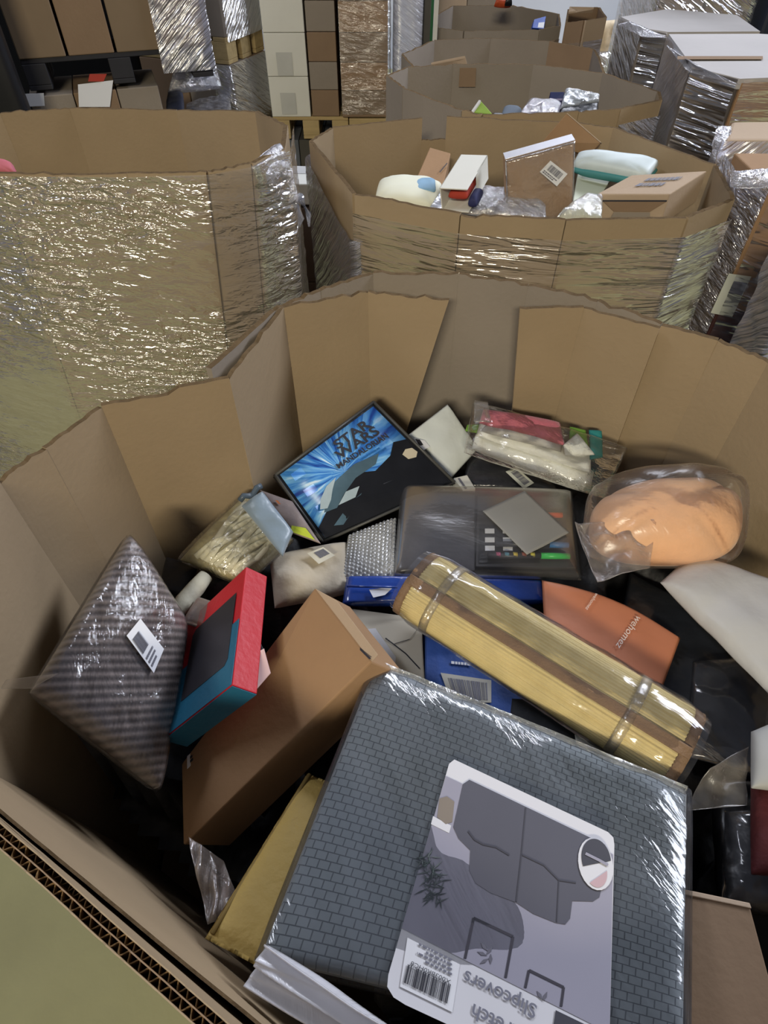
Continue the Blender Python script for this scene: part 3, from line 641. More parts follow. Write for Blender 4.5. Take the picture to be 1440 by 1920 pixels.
slab('film_bunch', [P(1334, 300, 1.16), P(1362, 318, 1.16), P(1370, 236, 1.235), P(1346, 236, 1.23)], .02, .02, BAGS, TE, amp=.01, fs=22, seed=33)

# ------------------------------------------------------------------ goods in the foreground bin
INB = []          # everything lying in the foreground bin (for the layer underneath)
def item(name, label, cat, loc, group=None, bag=None):
    t = thing(name, label, cat, loc, group); (INB if bag is None else bag).append(t); return t
def Q(*l): return [P(*x) for x in l]
def base(W, dz=.05): c = (W[0]+W[1]+W[2]+W[3])/4; return V((c.x, c.y, min(q.z for q in W)-dz))
def onpl(px, py, W, off=0.):
    n = nrm(W); d = ray(px, py); o = W[0]+n*off; return CAMP+d*((o-CAMP).dot(n)/d.dot(n))
def dpix(name, pts, W, off, m, parent, th=.0005, **k):
    n = nrm(W); top = [onpl(x, y, W, off) for x, y in pts]; kx = len(pts); bot = [q-n*th for q in top]
    fs = [tuple(range(kx)), tuple(range(2*kx-1, kx-1, -1))]+[(i, i+kx, (i+1) % kx+kx, (i+1) % kx) for i in range(kx)]
    return recalc(mk(name, top+bot, fs, m, parent, **k))
def Rbox(c, D, R, *lo):
    ax = [V((R[0][i], R[1][i], R[2][i])) for i in range(3)]
    f = lambda i, j, k: V(c)+ax[0]*D[0]*(i-.5)+ax[1]*D[1]*(j-.5)+ax[2]*D[2]*(k-.5)
    return f
# --- ribbed throw cushion in a clear bag
RIB = uvpattern('ribbed_knit', '#3c332f', '#8d8079', lambda N, L, uvs: rib_fn(N, L, uvs), .85, .9) if False else None
def rib_nodes(ang, per, stitch):
    def fn(N, L, uv):
        mp = N.new('ShaderNodeMapping'); mp.inputs['Rotation'].default_value = (0, 0, ang); L.new(uv, mp.inputs[0])
        wv = N.new('ShaderNodeTexWave'); wv.wave_type = 'BANDS'; wv.bands_direction = 'Y'; wv.inputs['Scale'].default_value = .314/per
        wv.inputs['Distortion'].default_value = .6; wv.inputs['Detail Scale'].default_value = 6; L.new(mp.outputs[0], wv.inputs[0])
        m2 = N.new('ShaderNodeMapping'); m2.inputs['Rotation'].default_value = (0, 0, ang+.5); L.new(uv, m2.inputs[0])
        w2 = N.new('ShaderNodeTexWave'); w2.bands_direction = 'X'; w2.inputs['Scale'].default_value = .314/stitch; L.new(m2.outputs[0], w2.inputs[0])
        ma = N.new('ShaderNodeMath'); ma.operation = 'MULTIPLY_ADD'; L.new(w2.outputs[1], ma.inputs[0]); ma.inputs[1].default_value = .10; L.new(wv.outputs[1], ma.inputs[2])
        mb = N.new('ShaderNodeMath'); mb.operation = 'MULTIPLY'; L.new(ma.outputs[0], mb.inputs[0]); mb.inputs[1].default_value = .8
        return mb.outputs[0]
    return fn
def brick_nodes(bw, bh, mort, ang=0):
    def fn(N, L, uv):
        mp = N.new('ShaderNodeMapping'); mp.inputs['Rotation'].default_value = (0, 0, ang); L.new(uv, mp.inputs[0])
        b = N.new('ShaderNodeTexBrick'); b.inputs['Scale'].default_value = 1; b.inputs['Brick Width'].default_value = bw; b.inputs['Row Height'].default_value = bh
        b.inputs['Mortar Size'].default_value = mort; b.inputs['Mortar Smooth'].default_value = .6; b.offset = .5
        L.new(mp.outputs[0], b.inputs[0]); iv = N.new('ShaderNodeMath'); iv.operation = 'SUBTRACT'; iv.inputs[0].default_value = 1; L.new(b.outputs['Fac'], iv.inputs[1])
        return iv.outputs[0]
    return fn
RIB = uvpattern('ribbed_knit', '#4a403b', '#9a8d86', rib_nodes(-.60, .0115, .007), .85, .9)
Wc = Q((58, 1298, 1.01), (293, 1482, .83), (342, 1172, .90), (238, 1006, 1.03))
cu = item('throw_cushion', 'grey-brown ribbed cushion in a clear bag leaning on the left wall', 'cushion', base(Wc))
slab('cushion', Wc, .045, .05, RIB, cu, p=4.2, nu=40, nv=40, amp=.003, fs=6, seed=2)
slab('clear_bag', [lerp(sum(Wc, V((0, 0, 0)))/4, q, 1.012) for q in Wc], .05, .052, film('cushion_bag', .05, '#e4e0ea', .015, 1.6, .12, (30, 14, 1), -.6, .5, dist=.012), cu, p=4.2, nu=60, nv=60, amp=.003, fs=20, seed=5)
sheet('bag_tail', Q((0, 1292, 1.02), (60, 1290, 1.02), (110, 1262, 1.035), (10, 1276, 1.03)), BAGM, cu, amp=.006, seed=3)
nC = nrm(Wc)
Wl = [onpl(*q, Wc, .052) for q in ((288, 1262), (307, 1217), (263, 1160), (237, 1192))]
dquad('barcode_label', Wl, 0, 1, 0, 1, PAPER, cu, off=.0004); barcode(Wl, .1, .55, .45, .85, GREYINK, cu, seed=4); rows(Wl, .1, .7, [.1, .2, .3], .05, GREYINK, cu)
# --- red and teal gadget carton
f = Rbox((-.279, .52, .922), (.202, .227, .043), [[0.6673, -0.0709, -0.7414], [0.0913, 0.9957, -0.0131], [0.7392, -0.059, 0.6709]])
RED = mat('red_print', '#b3212b', .45, .05, 20, .1, 80); TEAL = mat('teal_print', '#1f5f7c', .45, .06, 20, .1, 80)
gc = item('gadget_carton', 'slim red and teal carton with a dark printed panel, beside the ribbed cushion', 'carton', f(.5, .5, 0)-V((0, 0, .08)))
hexa('body', [f(0, 0, 1), f(1, 0, 1), f(1, 1, 1), f(0, 1, 1)], f(0, 0, 0)-f(0, 0, 1), RED, gc, .002)
Wt = [f(0, 0, 1), f(1, 0, 1), f(1, 1, 1), f(0, 1, 1)]
decal('teal_wrap', Wt, [(0.005, .005), (.995, .005), (.995, .52), (0.005, .5)], TEAL, gc)
We = [f(0, 0, 0), f(1, 0, 0), f(1, 0, 1), f(0, 0, 1)]; dquad('teal_end', We, .003, .997, .02, .99, TEAL, gc, n=f(0, 0, 0)-f(0, 1, 0) and (f(0, 0, 0)-f(0, 1, 0)).normalized())
decal('printed_panel', Wt, [(.22, .2), (.86, .2), (.9, .24), (.9, .8), (.26, .8), (.22, .76)], mat('panel_black', '#2b2a30', .4), gc, off=.0016)
# --- long kraft carton
Wk = Q((343, 1585, .76), (697, 1240, 1.0), (590, 1102, 1.0), (340, 1432, .76))
kd = V((.055, .02, -.085))
lk = item('long_carton', 'long kraft carton with an open end flap, lying under the red and teal carton', 'carton', base(Wk, .1))
hexa('body', Wk, kd, CARDK, lk, .003)
Wf = [Wk[1], Wk[2], P(632, 1126, 1.012), P(709, 1227, 1.012)]
hexa('end_flap', [Wf[0], Wf[3], Wf[2], Wf[1]], (0, 0, -.004), CARDP, lk, .0012, label='paler folded end flap')
for a, b in (((640, 1172), (651, 1190)), ((601, 1116), (609, 1131)), ((668, 1212), (692, 1236))):
    dpix('tuck_slot', [a, (a[0]+4, a[1]-1), (b[0]+4, b[1]-1), b], Wk, .006, INK, lk)
Wkl = [onpl(*q, Wk, .001) for q in ((352, 1442), (415, 1385), (412, 1368), (352, 1418))]
dquad('label', Wkl, 0, 1, 0, 1, PAPER, lk); rows(Wkl, .1, .9, [.25, .55], .2, INK, lk)
pk = item('paper_slip', 'small pinkish paper slip stuck between red carton and kraft carton', 'paper', P(495, 1290, .93))
sheet('slip', Q((482, 1292, .965), (508, 1262, .965), (495, 1216, .985), (484, 1222, .985)), mat('pink_paper', '#c9a9a6', .7), pk, amp=.002)
# --- printed soft case with the space-series lettering
Wp = Q((605, 1016, .83), (852, 905, .86), (700, 754, .97), (516, 891, .94))
sc_ = item('zip_case', 'black-edged square case printed with blue burst and dark lettering', 'case', base(Wp))
nP = nrm(Wp)
hexa('body', [q for q in Wp], -nP*.032, BLACK, sc_, .004)
def burst():
    m, nt, N, L, out = newmat('burst_print'); b = N.new('ShaderNodeBsdfPrincipled'); b.inputs['Roughness'].default_value = .3; L.new(b.outputs[0], out.inputs[0])
    tc = N.new('ShaderNodeTexCoord'); sp = N.new('ShaderNodeSeparateXYZ'); mp = N.new('ShaderNodeMapping'); mp.inputs['Location'].default_value = (-.13, -.10, 0); L.new(tc.outputs['UV'], mp.inputs[0]); L.new(mp.outputs[0], sp.inputs[0])
    at = N.new('ShaderNodeMath'); at.operation = 'ARCTAN2'; L.new(sp.outputs[1], at.inputs[0]); L.new(sp.outputs[0], at.inputs[1])
    ln = N.new('ShaderNodeVectorMath'); ln.operation = 'LENGTH'; L.new(mp.outputs[0], ln.inputs[0])
    cb = N.new('ShaderNodeCombineXYZ'); a5 = N.new('ShaderNodeMath'); a5.operation = 'MULTIPLY'; a5.inputs[1].default_value = 9; L.new(at.outputs[0], a5.inputs[0]); L.new(a5.outputs[0], cb.inputs[0])
    l5 = N.new('ShaderNodeMath'); l5.operation = 'MULTIPLY'; l5.inputs[1].default_value = 9; L.new(ln.outputs['Value'], l5.inputs[0]); L.new(l5.outputs[0], cb.inputs[1])
    nz = N.new('ShaderNodeTexNoise'); nz.inputs['Scale'].default_value = 1; nz.inputs['Detail'].default_value = 4; nz.inputs['Distortion'].default_value = .5; L.new(cb.outputs[0], nz.inputs[0])
    cr = N.new('ShaderNodeValToRGB'); e = cr.color_ramp.elements; e[0].position = .33; e[0].color = lin('#1d3f94'); e[1].position = .72; e[1].color = lin('#d9ecf7')
    x = e.new(.48); x.color = lin('#3f84cf'); x = e.new(.6); x.color = lin('#79b6e6')
    L.new(nz.outputs[0], cr.inputs[0]); L.new(cr.outputs[0], b.inputs['Base Color']); return m
BUR = burst()
Wi = rectp(Wp, .03, .97, .03, .97)
sheet('front_print', Wi, BUR, sc_, nu=4, nv=4, amp=0, th=.001, fn=lambda q, u, v, n: q+n*.002)
cgr = mat('charcoal_print', '#1b1c20', .3, .25, 18); cg2 = mat('slate_print', '#4d6470', .3, .3, 14); cg3 = mat('pale_print', '#a9b9be', .3, .15, 14)
decal('dark_print', Wi, [(0, 0), (1, 0), (1, .56), (.9, .60), (.80, .50), (.62, .44), (.50, .52), (.34, .47), (.22, .34), (.12, .30), (0, .16)], cgr, sc_, off=.0026)
decal('slate_print', Wi, [(.10, .30), (.16, .42), (.30, .56), (.52, .62), (.74, .58), (.66, .50), (.46, .48), (.30, .38), (.2, .28)], cg2, sc_, off=.0034)
decal('pale_print', Wi, [(.09, .36), (.14, .47), (.24, .57), (.34, .60), (.26, .50), (.20, .40), (.14, .33)], cg3, sc_, off=.0042)
decal('pale_print', Wi, [(.22, .30), (.33, .40), (.44, .38), (.36, .29)], cg3, sc_, off=.0042)
decal('slate_print', Wi, [(.10, .10), (.30, .26), (.42, .30), (.30, .18), (.16, .06)], cg2, sc_, off=.0042)
decal('slate_print', Wi, [(.52, .2), (.60, .28), (.72, .26), (.78, .16), (.66, .12)], mat('grey_print', '#3a3c42', .35, .2), sc_, off=.0042)
decal('pale_print', Wi, [(.88, .45), (.93, .48), (.98, .46), (.99, .40), (.95, .36), (.89, .38)], mat('cream_print', '#c9bfa6', .4), sc_, off=.0042)
for s_, u0, v0, wd, hh in (('STAR', .50, .85, .36, .10), ('WARS', .46, .745, .42, .10), ('MANDALORIAN', .40, .665, .50, .06)):
    text_on(s_, Wi, u0, v0, hh, INK, sc_, off=.0042, n=nP, width=wd, bold=.025)
rows(Wi, .60, .84, [.615, .58], .018, mat('blue_ink', '#27639f', .4), sc_, off=.0036, name='small_lettering')
for k_, (a, b) in enumerate(((0, 1), (1, 2), (2, 3), (3, 0))):
    for h_ in (.002, -.012, -.026):
        tube('zip_piping', [Wp[a]+nP*h_, Wp[b]+nP*h_], .0035, BLACK if h_ < 0 else mat('piping_grey', '#4a4a48', .4), sc_, 8)
# --- rolled straw mat
ML = Q((815, 1012, .985), (1335, 1326, .965), (1270, 1462, .945), (740, 1130, .965))
c0, c1 = (ML[0]+ML[3])/2, (ML[1]+ML[2])/2; ax = (c1-c0).normalized(); wv = ((ML[3]-ML[0])+(ML[2]-ML[1])).normalized(); wv = (wv-ax*wv.dot(ax)).normalized(); un = ax.cross(wv); un = un if un.z > 0 else -un
hw = ((ML[3]-ML[0]).length+(ML[2]-ML[1]).length)/4
STRAW = mat('straw', '#ccbb88', .8, .10, 30, .15, 260, .1, (1, 1, 1)); TRIM = mat('brown_binding', '#7d634a', .7, .1, 40, .3, 300)
sm_ = item('rolled_mat', 'rolled straw mat with brown binding, lying diagonally across the goods', 'mat', (c0+c1)/2-un*.1)
LM = (c1-c0).length; cen0 = c0-un*.045
def mpos(s, th, r=1., rib=True):
    a, b = hw*r, .050*r
    k = 1+(.016*cos(64*th) if rib else 0)
    x = a*k*cos(th); y = b*k*sin(th)
    return cen0+ax*s+wv*x+un*y
def shell(name, t0, t1, r, m, s0=0, s1=LM, nt=560, ns=12, rib=True, th=.004):
    vs, fs, uv = [], [], []
    for i in range(nt+1):
        t = lerp(t0, t1, i/nt)
        for j in range(ns+1):
            s = lerp(s0, s1, j/ns); rr = r(t) if callable(r) else r
            vs.append(mpos(s, t, rr, rib)+un*.002*nz3((s, t, 0), 9)); uv.append((s, t*.06))
    for i in range(nt):
        for j in range(ns):
            a = i*(ns+1)+j; fs.append((a, a+1, a+ns+2, a+ns+1))
    o = recalc(mk(name, vs, fs, m, sm_, True, uv)); sd = o.modifiers.new('t', 'SOLIDIFY'); sd.thickness = th; sd.offset = -1; return o
# th=0 is the near side, pi the far side, pi/2 the top; outer turn ends just on the near side of the top
tE = radians(74)
shell('straw_turn', tE-2*pi, tE, lambda t: .93+.07*(t-tE+2*pi)/(2*pi), STRAW)
shell('straw_turn', radians(20), radians(380), .80, STRAW, .004, LM-.004, 240, 4)
shell('straw_turn', radians(20), radians(380), .55, STRAW, .006, LM-.006, 180, 4)
shell('edge_binding', tE-.16, tE+.10, 1.035, TRIM, 0, LM, 10, 24, False, .006)
for s0, s1 in ((-.002, .013), (LM-.013, LM+.002)):
    shell('end_binding', tE-2*pi-.02, tE, lambda t: .95+.075*(t-tE+2*pi)/(2*pi), TRIM, s0, s1, 120, 2, False, .006)
ELS = film('clear_strap', .14, '#e8dcc0', .05, 1.5, .2, (30, 30, 1), 0, .2)
for s0 in (.055, LM-.10): shell('clear_strap', 0, 2*pi, 1.05, ELS, s0, s0+.016, 90, 2, False, .001)
def matbag():
    vs, fs, uv = [], [], []; nt, ns = 96, 70
    for i in range(nt+1):
        for j in range(ns+1):
            t = 2*pi*i/nt; s = lerp(-.012, LM+.012, j/ns); e = min(j, ns-j)/ns*12; rr = 1.07*min(1, .86+.14*min(1, e))
            q = mpos(s, t, rr, False); q += un*.0025*nz3((s*1, t*.05, 1), 30, 3)+wv*.0015*nz3((s, t*.05, 2), 26, 6); vs.append(q); uv.append((s, t*.065))
    for i in range(nt):
        for j in range(ns):
            a = i*(ns+1)+j; fs.append((a, a+1, a+ns+2, a+ns+1))
    mk('clear_bag', vs, fs, film('mat_bag', .03, '#f4f4ff', .0, 1.1, .1, (6, 14, 1), 0, .25, dist=.01), sm_, True, uv)
matbag()
# --- slipcover pack
WS = Q((488, 1796, .995), (1280, 1985, .995), (1287, 1490, .93), (702, 1250, .93))
sp_ = item('slipcover_pack', 'large grey folded sofa slipcover in a clear bag with a printed card', 'bedding pack', base(WS, .07))
GREY = uvpattern('grey_weave', '#4f5559', '#7f8689', brick_nodes(.0142, .0108, .0009), .85, .5)
slab('folded_fabric', WS, .024, .034, GREY, sp_, p=5, nu=44, nv=44, amp=.004, fs=5, seed=12)
cS = sum(WS, V((0, 0, 0)))/4
BAGP = film('pack_bag', .05, '#dfe4f2', .0, .8, .09, (3, 11, 1), .9, .22, dist=.02, hazevar=.9)
slab('clear_bag', [lerp(cS, q, 1.025) for q in WS], .031, .036, BAGP, sp_, p=5.5, nu=70, nv=70, amp=.0022, fs=8, seed=9)
Wsm = Q((706, 1236, .955), (1290, 1474, .955), (1286, 1494, .945), (700, 1256, .945))
sheet('bag_seam', Wsm, film('seam', .25, '#e8ead8', .15, 2, .15, (60, 60, 1), 0, .8), sp_, nu=70, nv=3, amp=.006, fs=30, seed=4)
WHF = film('white_film_fold', .95, '#f2f2f6', .0, 1.2, .2, (6, 30, 1), .35, .5, hazevar=.04)
Wv = Q((462, 1846, 1.02), (800, 2050, 1.04), (830, 1975, 1.06), (494, 1772, 1.045))
sheet('bag_fold', Wv, WHF, sp_, nu=60, nv=30, amp=.004, fs=9, seed=7, fn=lambda q, u, v, n: q+n*(.009*sin(v*13+u*2.2)+.004*sin(v*29-u*3)), th=.0012)
OFS = .0275
CARDW = mat('insert_card', '#c9c7c8', .45, .03, 8); GREYP = mat('insert_grey', '#8e8b96', .45, .06, 5); SOFA = mat('printed_sofa', '#4e4d55', .45, .08, 8); SOFL = mat('printed_seam', '#3b3a41', .45); FRM = mat('printed_frame', '#36333a', .45)
def sd_(nm, pts, lv, m, **k): return dpix(nm, pts, WS, OFS+.0007*lv, m, sp_, th=.0004, **k)
cp = [(852, 1424), (1140, 1560), (1150, 1570), (1152, 1584), (1140, 2060), (760, 1884), (738, 1870), (726, 1850), (728, 1828), (842, 1432)]
sd_('printed_card', cp, 0, CARDW)
sd_('wall_print', [(836, 1455), (1150, 1602), (1143, 1937), (753, 1740)], 1, GREYP)
sd_('sofa_print', [(880, 1462), (1135, 1584), (1134, 1640), (1124, 1682), (1112, 1690), (1073, 1689), (1069, 1722), (1060, 1733), (1042, 1730), (1000, 1713), (968, 1692), (920, 1674), (892, 1656), (880, 1632), (882, 1594), (860, 1572), (850, 1550), (858, 1515), (868, 1470)], 2, SOFA)
def line(nm, pts, wd, lv, m):
    for i in range(len(pts)-1):
        (x0, y0), (x1, y1) = pts[i], pts[i+1]; l = math.hypot(x1-x0, y1-y0); nx, ny = -(y1-y0)/l*wd/2, (x1-x0)/l*wd/2
        sd_(nm, [(x0+nx, y0+ny), (x1+nx, y1+ny), (x1-nx, y1-ny), (x0-nx, y0-ny)], lv, m)
line('seam_print', [(878, 1558), (890, 1574), (906, 1583), (930, 1588), (955, 1603)], 3, 3, SOFL)
line('seam_print', [(986, 1514), (978, 1600), (968, 1690)], 2.5, 3, SOFL)
line('seam_print', [(978, 1602), (1020, 1622), (1048, 1650), (1080, 1655)], 2.5, 3, SOFL)
line('seam_print', [(1048, 1650), (1044, 1728)], 2, 3, SOFL)
line('frame_print', [(872, 1797), (888, 1721), (962, 1756), (948, 1833)], 5, 2, FRM)
line('frame_print', [(985, 1852), (992, 1819), (1057, 1851), (1052, 1887)], 5, 2, FRM)
for (x, y, a) in ((908, 1775, .9), (918, 1782, 2.2), (904, 1788, .4), (920, 1798, 1.6), (908, 1802, 2.6), (1012, 1866, 1), (1022, 1868, 2)):
    c_, s_ = cos(a)*10, sin(a)*10; sd_('leaf_print', [(x-c_, y-s_), (x+s_*.35, y-c_*.35), (x+c_, y+s_), (x-s_*.35, y+c_*.35)], 2, mat('leaf_grey', '#5e5c64', .5))
rr = random.Random(5)
PLM2 = mat('plant_print_light', '#59615e', .5, .2, 30)
PLM = mat('plant_print', '#2f3a38', .5, .3, 30)
for i in range(80):
    a = rr.uniform(-2.2, 4.0); t_ = rr.random(); x, y = 800+18*t_+rr.uniform(-10, 10), 1610+75*t_+rr.uniform(-12, 12); l = rr.uniform(12, 30); c_, s_ = cos(a)*l, sin(a)*l
    sd_('frond_print', [(x, y), (x+c_*.5-s_*.05, y+s_*.5+c_*.05), (x+c_, y+s_), (x+c_*.5+s_*.05, y+s_*.5-c_*.05)], 2.2+i*.01, PLM if i % 3 else PLM2)
sd_('pot_print', [(824, 1497), (838, 1493), (852, 1503), (848, 1541), (836, 1545), (820, 1532)], 2, mat('pot_tan', '#7c7164', .5))
sd_('shelf_print', [(812, 1530), (846, 1548), (842, 1562), (808, 1545)], 1.6, CARDW)
def oval(cx, cy, rx, ry, rot, a0=0, a1=2*pi, n=24): return [(cx+rx*cos(t)*cos(rot)-ry*sin(t)*sin(rot), cy+rx*cos(t)*sin(rot)+ry*sin(t)*cos(rot)) for t in [a0+(a1-a0)*i/n for i in range(n if a1-a0 > 6.2 else n+1)]]
sd_('oval_sticker', oval(1117, 1620, 32, 50, -.22), 4, CARDW)
sd_('sticker_print', oval(1118, 1612, 27, 40, -.22, pi*.95, 2*pi*1.03), 5, SOFL)
sd_('sticker_print', oval(1118, 1634, 20, 30, -.22, .1, pi*.8), 5, mat('pinkish_print', '#b89a9c', .5))
line('script_print', [(1098, 1600), (1112, 1607), (1124, 1613), (1140, 1622)], 5, 6, GREYP)
sd_('barcode_label', [(764, 1758), (862, 1808), (848, 1898), (750, 1850)], 2, mat('label_pale', '#d4d3d3', .5))
WB = [onpl(*q, WS, OFS+.002) for q in ((845, 1846), (764, 1808), (756, 1842), (838, 1882))]
barcode(WB, 0, 1, 0, 1, INK, sp_, 30, 7, .0006)
WN = [onpl(*q, WS, OFS+.002) for q in ((846, 1838), (772, 1802), (768, 1812), (842, 1848))]
text_on('X003BR0HC8', WN, 0, .05, .8, INK, sp_, off=.001, width=1)
for k_ in range(4): rows([onpl(*q, WS, OFS+.002) for q in ((852, 1826-k_*9), (776, 1790-k_*9), (775, 1796-k_*9), (850, 1832-k_*9))], .05, .95, [.2], .6, GREYINK, sp_, k_, .0006)
WT = [onpl(*q, WS, OFS+.001) for q in ((1008, 1886), (874, 1820), (867, 1851), (1001, 1918))]
text_on('Slipcovers', WT, 0, 0, .82, GREYINK, sp_, off=.001, width=1, bold=.012)
WT = [onpl(*q, WS, OFS+.001) for q in ((990, 1934), (889, 1883), (881, 1916), (982, 1968))]
text_on('Stretch', WT, 0, 0, .82, GREYINK, sp_, off=.001, width=1, bold=.012)
sd_('dark_block', [(1042, 1894), (1104, 1924), (1094, 1975), (1034, 1948)], 2, SOFL)
# --- padded mailer, loose film, bottom corner goods
Wm = Q((384, 1760, .92), (520, 1832, .92), (628, 1470, .85), (576, 1450, .85))
pm = item('padded_mailer', 'yellow kraft padded mailer tucked between long carton and slipcover pack', 'mailer', base(Wm))
slab('pouch', Wm, .014, .025, mat('kraft_mailer', '#b59a55', .6, .08, 10, .3, 60), pm, p=3, amp=.003, seed=3, fin=.06)
tube('seam_ridge', [lerp(Wm[0], Wm[3], t)+V((.007, 0, .006)) for t in (0.02, .25, .5, .75, .98)], .0035, mat('kraft_seam', '#8a7440', .7), pm, 6)
lf = item('loose_film', 'crumpled see-through film in the dark gap below the long carton', 'film', P(350, 1650, .74))
sheet('film', Q((392, 1735, .81), (460, 1715, .81), (440, 1610, .82), (318, 1580, .82)), film('grey_film', .4, '#c9b9ae', .1, 2, .15, (10, 25, 1), .5, .8), lf, nu=44, nv=44, amp=.03, fs=13, seed=8, fn=lambda q, u, v, n: q+V((.05, .01, 0))*(v*(1-u)*.6)-V((.02, 0, 0))*u*v+n*.01*abs(sin(u*8-v*5)))
Wb = Q((1292, 2000, .93), (1490, 2010, .93), (1406, 1697, .955), (1263, 1667, .955))
kb = item('kraft_carton', 'plain brown carton at the bottom right corner beside slipcover pack', 'carton', base(Wb, .1))
hexa('body', Wb, (0, 0, -.07), CARDB, kb, .002); hexa('lid_edge', [lerp(Wb[3], Wb[2], t)+V((0, dy, .002)) for t, dy in ((.0, -.004), (1, -.004), (1, .002), (0, .002))], (0, 0, -.004), CARDP, kb, .001)
db = item('black_bag', 'shiny black plastic bag at the right edge below the straw mat', 'bag', P(1420, 1560, .78))
slab('bag', Q((1352, 1705, .86), (1500, 1730, .86), (1480, 1470, .87), (1335, 1465, .87)), .03, .03, BLACK, db, amp=.02, fs=14, seed=11)
slab('film_layer', Q((1352, 1690, .875), (1450, 1720, .875), (1440, 1520, .89), (1360, 1520, .89)), .035, .01, BAGF, db, amp=.012, fs=22, seed=13)
rd = item('red_cloth', 'dark red cloth at the right edge partly under pale grey pouch', 'cloth', P(1440, 1550, .85))
slab('cloth', Q((1408, 1640, .915), (1500, 1650, .915), (1490, 1440, .925), (1408, 1450, .925)), .02, .01, mat('dark_red_cloth', '#491518', .8, .15, 20, .3, 60), rd, amp=.006, seed=5)
gp = item('grey_pouch', 'pale grey pouch at the right edge above the dark red cloth', 'pouch', P(1440, 1420, .9))
slab('pouch', Q((1408, 1478, .955), (1500, 1490, .955), (1490, 1340, .955), (1408, 1372, .955)), .018, .008, mat('pale_grey_pouch', '#a5a6a3', .6, .06, 20), gp, amp=.005, seed=6)
cf = item('clear_film_scrap', 'scrap of grey clear film between mat end and black bag', 'film', P(1350, 1480, .84))
sheet('film', Q((1290, 1520, .90), (1400, 1510, .90), (1400, 1400, .92), (1330, 1440, .92)), BAGM, cf, nu=26, nv=26, amp=.014, fs=16, seed=15)
# --- peach cushion in frosted bag
Wq = Q((1096, 1056, .91), (1388, 1062, .94), (1392, 896, 1.0), (1112, 918, .95))
pc = item('peach_cushion', 'round peach cushion in a frosted bag by the right wall', 'cushion', base(Wq))
PEACH = mat('peach_fleece', '#e6b78e', .9, .06, 16, .4, 40, .1, sheen=.4)
slab('cushion', Wq, .075, .045, PEACH, pc, p=2.1, rnd=.9, amp=.007, fs=10, seed=4, nu=36, nv=30)
slab('frosted_bag', Q((1086, 1058, .91), (1396, 1066, .94), (1402, 882, 1.0), (1102, 900, .95)), .098, .05, film('frosted_bag', .08, '#e6d6c8', .0, .9, .28, (6, 9, 1), .4, .4, dist=.02), pc, p=2.3, rnd=.7, amp=.009, fs=11, seed=8, nu=40, nv=34)
sheet('bag_tail', Q((1120, 1092, .93), (1218, 1066, .945), (1226, 985, .985), (1076, 985, .945)), film('frosted_tail', .30, '#b9aea6', .0, 1.0, .3, (7, 11, 1), .6, .4), pc, nu=36, nv=36, amp=.02, fs=13, seed=12, fn=lambda q, u, v, n: q+n*.012*abs(sin(u*9+v*2.5))*v)
# --- white poly mailer, black bag, orange mailer
Wx = Q((1238, 1092, .915), (1470, 1330, .92), (1530, 1120, .95), (1292, 1042, .915))
wm = item('white_mailer', 'big white plastic mailer at the right edge below the peach cushion', 'mailer', base(Wx))
slab('mailer', Wx, .03, .02, mat('white_poly', '#bdbcba', .45, .05, 8, .3, 25, .4), wm, amp=.008, fs=11, seed=6, fin=.03)
Wy = Q((1140, 1300, .84), (1470, 1500, .85), (1500, 1240, .85), (1180, 1072, .84))
bb = item('black_mailer', 'black plastic mailer bag behind the straw mat, beside the orange mailer', 'mailer', base(Wy))
slab('bag', Wy, .012, .03, mat('black_poly', '#1c1e22', .3, .3, 9, .5, 18, .5), bb, amp=.011, fs=12, seed=16, nu=36, nv=36)
slab('film_layer', Q((1290, 1420, .862), (1440, 1460, .862), (1440, 1230, .862), (1300, 1240, .862)), .016, .01, BAGF, bb, amp=.012, fs=18, seed=26)
Wo = Q((1024, 1240, .865), (1238, 1300, .865), (1276, 1196, .875), (1016, 1088, .875))
om = item('orange_mailer', 'orange plastic mailer with white script lettering, poking from under the straw mat', 'mailer', base(Wo, .02))
ofn = lambda q, u, v, side=0, n=None: q+V((.35, .95, 0))*.022*max(0, sin(pi*u))*v
slab('mailer', Wo, .010, .008, mat('orange_poly', '#c47d5c', .38, .05, 9, .2, 18, .5), om, amp=.004, fs=9, seed=4, fn=ofn)
WTx = [onpl(*q, Wo, .012) for q in ((1192, 1153), (1152, 1210), (1168, 1221), (1208, 1164))]
LT = mat('lettering_white', '#e6d8cf', .5)
text_on('wehomez', WTx, 0, .1, .7, LT, om, off=.003, width=1, shear=.2)
WTx = [onpl(*q, Wo, .012) for q in ((1116, 1112), (1096, 1142), (1104, 1147), (1124, 1117))]
text_on('wehomez', WTx, 0, .1, .7, LT, om, off=.003, width=1, shear=.2)
# --- marker sleeve with markers
Wz = Q((737, 1080, .86), (1090, 1088, .86), (1073, 922, .86), (752, 912, .86))
ms_ = item('marker_sleeve', 'clear grey plastic sleeve holding markers, behind the straw mat', 'sleeve', base(Wz, .02))
slab('fabric_insert', Q((740, 1072, .855), (890, 1072, .855), (892, 926, .855), (755, 922, .855)), .008, .006, mat('insert_cloth', '#4b494b', .8, .2, 14, .3, 40), ms_, amp=.004, seed=3)
hexa('black_tray', Q((892, 1062, .857), (1080, 1064, .857), (1066, 932, .857), (896, 930, .857)), (0, 0, -.008), mat('tray_black', '#3a393a', .5), ms_, .001)
Wtr = Q((898, 1056, .8575), (1012, 1056, .8575), (1008, 985, .8575), (898, 985, .8575))
dquad('dark_panel', Wtr, 0, 1, 0, 1, BLACK, ms_)
multi('white_squares', Wtr, [[(x, y), (x+.16, y), (x+.16, y+.13), (x, y+.13)] for y in (.30, .52, .76) for x in (.10, .40, .70)], PAPER, ms_, .002)
